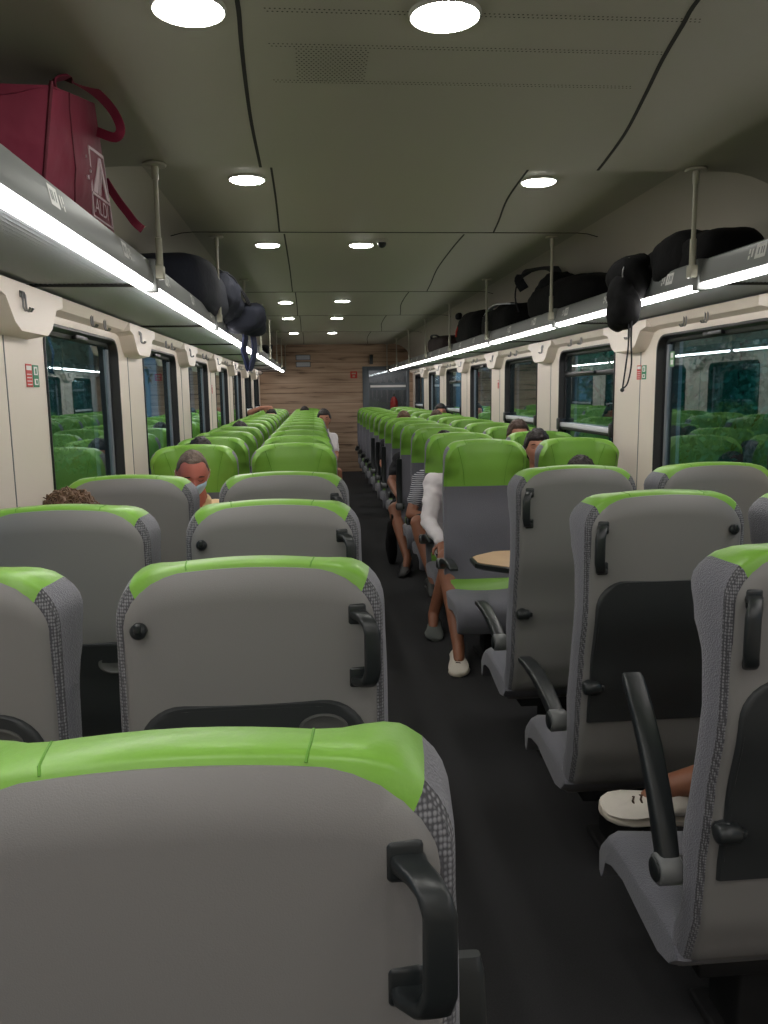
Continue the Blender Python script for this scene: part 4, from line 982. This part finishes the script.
    for q, mt in zip('rl', shoes):
        an, ft = P['an'+q], P['ft'+q]; d = (ft-an); d.z = 0
        heel = an-d.normalized()*.065; heel.z = max(.002, an.z-.105); toe = Vector((ft.x, ft.y, max(.002, ft.z)))
        toe = heel+(toe-heel).normalized()*.29
        shoe(root, heel, toe, mt, inv, laces=(mt == 'shoew'), sole=sole if mt != 'sock' else 'sock', upv=shoe_up or (P['kn'+q]-an))
    return root, P, R_, inv
YF = lambda j: JY(j)
# man with the face mask, first row facing us, window side
pr, P, R_, inv = person('man with flushed face and pale blue face mask looking down, beige top', -.70, YF(0), -1,
    J=dict(head=(-.610, 4.02, 1.165), neck=(-.615, 4.15, 1.03), chest=(-.65, 4.32, .82), waist=(-.69, 4.53, .64), shr=(-.80, 4.28, .93), shl=(-.455, 4.22, .93), elr=(-.86, 4.25, .72), ell=(-.45, 4.18, .71), wrr=(-.72, 4.00, .62), wrl=(-.56, 3.98, .62)),
    top='beige', bottom='shorts', skin='skinr', hair='hairg', hairf=hair_fn(0, .004, .082, bald=.03), yaw=.22, pitch=.40, voxel=.0045, long_sleeve=True, amp=.003)
def mask_fn(p, th, ph):
    k = sstep(-.012, -.020, p.z)*sstep(-.108, -.098, p.z)*sstep(.005, .03, p.y)*sstep(.066, .056, abs(p.x)); return -.006+.013*k
m_ = head_patch(P['head'], R_, mask_fn, n=96, m=72); m_.v = [tuple(inv @ Vector(v)) for v in m_.v]; m_.build('face_mask', 'mask', pr, angle=80, label='pale blue disposable face mask')
m_ = MB()
for sx in (-1, 1): m_.tube([P['head']+R_ @ Vector(q) for q in ((sx*.062, .045, -.03), (sx*.078, .01, -.010), (sx*.086, -.012, .012), (sx*.084, -.024, -.005))], .0016, 0, 6)
m_.v = [tuple(inv @ Vector(v)) for v in m_.v]; m_.build('ear_loop', 'white', pr)
# curly head behind the third-row window seat on the left
pr, P, R_, inv = person('person with curly light brown hair showing above the third-row left window seat', -.70, 2.19, 1, J=dict(head=(-.750, 2.475, 1.117), neck=(-.74, 2.45, .99)), top='darkc', hair='hairl', hairf=hair_fn(.02, .034, .03), yaw=.3, amp=.022)
m_ = MB(); rnd = random.Random(4)
for k in range(420):
    th = rnd.uniform(.05, 1.75); ph = rnd.uniform(0, 2*PI); p = head_pt(th, ph, .022+rnd.random()*.022); nn = p.normalized(); tg = nn.cross(Vector((rnd.uniform(-1, 1), rnd.uniform(-1, 1), .3))).normalized(); bt = nn.cross(tg); pts = []; L = rnd.uniform(.03, .06); w0 = rnd.uniform(0, 6); A = rnd.uniform(.004, .009)
    for q in range(9): pts.append(P['head']+R_ @ (p+tg*L*(q/8-.3)+bt*A*math.sin(w0+q*1.1)+nn*A*math.cos(w0+q*1.1)-nn*.25*L*(q/8)**2*1.2))
    m_.tube(pts, [.0012]+[.0022]*7+[.0007], 0, 5)
m_.v = [tuple(inv @ Vector(v)) for v in m_.v]; m_.build('curls', 'hairl', pr, angle=80)
# passenger in white shirt, aisle seat second row, legs in the aisle
person('person in white long-sleeved shirt, bare legs and white sneaker stretched into the aisle', 1.008, YF(1), -1,
    J=dict(head=(.95, 5.22, 1.06), neck=(.93, 5.30, .98), chest=(.93, 5.35, .84), waist=(.96, 5.34, .66), shr=(.785, 5.29, .935), shl=(1.12, 5.34, .93), elr=(.725, 5.14, .70), wrr=(.775, 4.90, .605), ell=(1.18, 5.2, .70), wrl=(1.02, 4.98, .60),
    pelvis=(.98, 5.30, .50), hir=(.89, 5.27, .49), hil=(1.04, 5.27, .49), knr=(.86, 4.96, .54), anr=(.735, 5.00, .115), ftr=(.695, 4.74, .0), knl=(.785, 4.79, .53), anl=(.785, 4.36, .105), ftl=(.745, 4.08, .0)),
    top='whitec', bottom='shorts', skin='skint', hair='haird', shoes=('sock', 'shoew'), sole='sole', long_sleeve=True, shorts=True, voxel=.006, hand_r=((-.05, -1, -.5), (0, 0, 1)), pitch=.25)
# striped shirt, third row
person('person in navy and white striped shirt with bare knee, leaning into the aisle', 1.008, YF(2), -1,
    J=dict(head=(.98, 6.05, 1.125), neck=(.96, 6.08, 1.0), chest=(.95, 6.12, .82), shr=(.80, 6.04, .875), shl=(1.13, 6.1, .90), elr=(.700, 5.90, .635), wrr=(.90, 5.72, .615), ell=(1.17, 5.95, .68), wrl=(1.05, 5.75, .62),
    hir=(.90, 6.10, .49), knr=(.725, 5.68, .605), anr=(.80, 5.50, .26), ftr=(.82, 5.30, .14), knl=(1.08, 5.72, .5)),
    top='striped', bottom='darkc', skin='skint', hair='haird', shorts=True, voxel=.007, pitch=.3)
# dark dress, fifth row
person('person in black clothes with bare arm and leg, black shoes in the aisle', 1.008, YF(4), -1,
    J=dict(head=(.96, 7.62, 1.10), neck=(.95, 7.65, .98), chest=(.95, 7.68, .82), shr=(.80, 7.60, .90), shl=(1.07, 7.66, .92), elr=(.705, 7.48, .70), wrr=(.74, 7.24, .60), hir=(.88, 7.62, .49), knr=(.700, 7.18, .485), anr=(.765, 6.72, .12), ftr=(.70, 6.50, .0),
    knl=(.98, 7.24, .50), anl=(.98, 7.2, .12), ftl=(.98, 7.0, 0), hil=(1.0, 7.62, .49), pelvis=(.94, 7.66, .50)),
    top='darkc', bottom='darkc', skin='skint', hair='haird', shorts=True, voxel=.008, pitch=.2, hand_r=((0, -.5, -1), (-1, 0, 0)))
t = thing('tote_bag', 'black cloth bag slumped on the floor at the aisle beside the passenger in black', 'bag', (.665, 7.10, 0))
m_ = MB(); soft(m_, (.665, 7.10, .19), (.045, .11, .19), .7, .02, 9, seed=71); local(m_, t).build('bag_body', 'blackcloth', t, angle=60)
m_ = MB(); band(m_, smooth([(.665, 7.04, .36), (.67, 7.06, .44), (.67, 7.12, .44), (.665, 7.16, .36)], 5), .02, .006, up=(1, 0, 0)); local(m_, t).build('carry_handle', 'blackcloth', t)
person('far passenger in white shirt leaning out beside the left aisle seats', -.13, YF(7), -1,
    J=dict(head=(.115, 10.02, 1.215), neck=(.11, 10.06, 1.08), chest=(.06, 10.10, .90), waist=(-.02, 10.12, .68), shr=(-.08, 10.08, .97), shl=(.215, 10.02, .97), ell=(.245, 9.9, .76), wrl=(.20, 9.72, .66), elr=(-.14, 9.95, .72), wrr=(-.05, 9.8, .64), knl=(.26, 9.72, .58), hil=(.08, 10.08, .5), anl=(.27, 9.72, .12), ftl=(.28, 9.5, 0), knr=(.0, 9.6, .5)),
    top='whitec', bottom='greenc', skin='skin', hair='haird', long_sleeve=False, shorts=True, pitch=.1)
person('far passenger by the left windows with one bent arm raised beside dark hair', -.70, YF(9), -1,
    J=dict(head=(-.62, 11.60, 1.20), neck=(-.63, 11.64, 1.06), shr=(-.84, 11.66, 1.02), elr=(-.915, 11.58, 1.27), wrr=(-.74, 11.55, 1.34)), top='greyc', bottom='darkc', hair='haird', hand_r=((1, 0, -.1), (0, -1, 0)))
person('dark-haired passenger barely showing above the first left window seat facing us', -.70, YF(1), -1, J=dict(head=(-.745, 5.30, 1.150), neck=(-.74, 5.33, 1.0)), top='greyc', hair='haird')
person('dark-haired passenger sunk low between far left window seats', -.70, YF(4), -1, J=dict(head=(-.70, 7.62, 1.165), neck=(-.70, 7.66, 1.03)), top='darkc', hair='haird')
person('dark-haired passenger at the far end of the left aisle-side seats', -.13, YF(11), -1, J=dict(head=(-.16, 13.20, 1.19), neck=(-.16, 13.24, 1.04)), top='darkc', hair='haird')
person('fair-haired passenger barely showing above the right aisle-side seats', 1.008, YF(6), -1, J=dict(head=(1.02, 9.20, 1.195), neck=(1.02, 9.24, 1.05)), top='darkc', hair='hairl')
person('brown-haired passenger in a far right window seat, head above the seat tops', 1.565, YF(7), -1, J=dict(head=(1.52, 10.0, 1.18), neck=(1.53, 10.04, 1.03)), top='greyc', hair='hairb')
person('passenger with black hair against the far right windows', 1.565, YF(8), -1, J=dict(head=(1.70, 10.80, 1.245), neck=(1.68, 10.84, 1.10)), top='darkc', hair='haird')
person('brown-haired passenger whose head rises over the right window seats, third row facing us', 1.565, YF(2), -1, J=dict(head=(1.545, 6.02, 1.20), neck=(1.55, 6.06, 1.04)), top='greyc', hair='hairb')
person('dark-haired passenger glimpsed between the first two right seats facing us', 1.565, YF(1), -1, J=dict(head=(1.475, 5.24, 1.165), neck=(1.50, 5.28, 1.02)), top='darkc', hair='haird', hairf=hair_fn(.03, .014, .05), yaw=-.2)
person('dark-haired passenger slouched in the first right window seat facing us', 1.565, YF(0), -1,
    J=dict(head=(1.50, 4.43, 1.055), neck=(1.51, 4.47, .93), chest=(1.52, 4.5, .76), shr=(1.35, 4.47, .85), shl=(1.68, 4.47, .85)), top='darkc', hair='haird', pitch=.3)
person('passenger hidden by the second-row right seat, only a white shoe and shin showing', 1.008, 1.40, 1,
    J=dict(head=(1.12, 1.70, 1.02), neck=(1.12, 1.68, .90), chest=(1.12, 1.67, .76), waist=(1.10, 1.66, .62), shr=(1.25, 1.67, .80), shl=(1.03, 1.67, .80), elr=(1.27, 1.74, .62), ell=(1.03, 1.70, .62), wrr=(1.18, 1.85, .60), wrl=(1.07, 1.85, .60),
    knr=(1.23, 1.99, .53), anr=(.995, 2.06, .435), ftr=(.765, 2.05, .372), hir=(1.12, 1.68, .49), hil=(1.0, 1.68, .49), pelvis=(1.06, 1.66, .5), knl=(1.15, 1.97, .50), anl=(1.16, 2.0, .10), ftl=(1.16, 2.2, 0)),
    top='darkc', bottom='darkc', skin='skint', hair='haird', shoes=('shoew', 'shoew'), sole='sole', shorts=True, voxel=.007, shoe_up=(.1, -.25, 1))

# ------------------------------------------------------------------ trees outside
def tree_mesh():
    rnd = random.Random(9); tr_ = MB(); tr_.tube([(0, 0, -1), (.05, 0, .5), (0, .1, 2.2), (.1, 0, 3.5)], [.2, .16, .12, .06], 0, 10)
    for k in range(7):
        a = k*2.4; tr_.tube([(0, .05, 1.3+k*.25), (math.cos(a)*.7, math.sin(a)*.7, 2.0+k*.3), (math.cos(a)*1.3, math.sin(a)*1.3, 2.6+k*.3)], [.07, .04, .02], 0, 6)
    lf = MB(); vs = []; fs = []
    cl = [(rnd.uniform(-1.5, 1.5), rnd.uniform(-1.5, 1.5), rnd.uniform(.6, 4.6), rnd.uniform(.6, 1.1)) for _ in range(26)]
    for cx, cy, cz, r_ in cl:
        for _ in range(260):
            d = Vector((rnd.gauss(0, 1), rnd.gauss(0, 1), rnd.gauss(0, 1))).normalized()*r_*rnd.uniform(.6, 1.05); p = Vector((cx, cy, cz))+d
            a = Vector((rnd.gauss(0, 1), rnd.gauss(0, 1), rnd.gauss(0, 1))).normalized(); b = a.orthogonal().normalized(); s_ = rnd.uniform(.07, .14); k = len(vs)
            vs += [p-a*s_, p-b*s_*.5, p+a*s_, p+b*s_*.5]; fs.append((k, k+1, k+2, k+3))
    lf.add(vs, fs); return tr_.mesh('trunk', [M['bark']]), lf.mesh('foliage', [M['leaf']])
TM = tree_mesh(); rnd = random.Random(2)
def tree(x, y, s, label):
    t = thing('tree', label, 'tree', (x, y, -1), rnd.uniform(0, 6), 'trees outside the windows'); t.scale = (s, s, s)
    t.scale = (s, s, s*1.25)
    for nm, me in zip(('trunk', 'foliage'), TM): o = bpy.data.objects.new(nm, me); C.objects.link(o); o.parent = t; o.location = (0, 0, .0)
for i, (x, y, s) in enumerate([(9.5, 13, .8), (9, 16.5, .85), (9.5, 20, .8), (9, 23.5, .9), (9.8, 27, .8), (9.2, 30.5, .95), (10, 35, .9), (10.5, 40, 1), (11, 46, 1)]): tree(x, y, s, 'leafy green tree seen through the right-hand windows')
for i, (x, y, s) in enumerate([(-8, 12, 1), (-8.5, 16, 1), (-8, 20, 1), (-9, 25, 1), (-9, 31, 1)]): tree(x, y, s, 'dark leafy tree outside the left-hand windows')
gm = MB(); gm.box(-60, -1.4, -20, 90, -1.1, -1.0); gm.box(2.3, 60, -20, 90, -1.1, -1.0); struct(gm.build('ground', 'grass'))
EXPOSURE = 0.9

# ------------------------------------------------------------------ outside, light, camera
W = bpy.data.worlds.new('World'); bpy.context.scene.world = W; W.use_nodes = True; nt = W.node_tree; bg = nt.nodes['Background']
bg.inputs['Color'].default_value = srgb(120,165,190); bg.inputs['Strength'].default_value = .6
cam = bpy.data.cameras.new('camera'); co = bpy.data.objects.new('camera', cam); C.objects.link(co)
cam.sensor_fit = 'VERTICAL'; cam.sensor_height = 36; cam.lens = 800/1024*36; cam.clip_start = .02
r = Vector((0.99618275, -0.08619402, -0.01380269)); u = Vector((0.02658745, 0.14899252, 0.98848082)); f = Vector((0.08314464, 0.98507452, -0.15071546))
co.matrix_world = Matrix(((r.x, u.x, -f.x, 0), (r.y, u.y, -f.y, 0), (r.z, u.z, -f.z, H), (0, 0, 0, 1)))
sc = bpy.context.scene; sc.camera = co
sc.view_settings.view_transform = 'Standard'; sc.view_settings.look = 'None'; sc.view_settings.gamma = 1; sc.view_settings.use_curve_mapping = False
sc.view_settings.exposure = EXPOSURE
sc.cycles.use_denoising = True; sc.cycles.max_bounces = 8; sc.cycles.diffuse_bounces = 4; sc.cycles.transparent_max_bounces = 12
sc.cycles.sample_clamp_indirect = 4; sc.cycles.caustics_reflective = False; sc.cycles.caustics_refractive = False
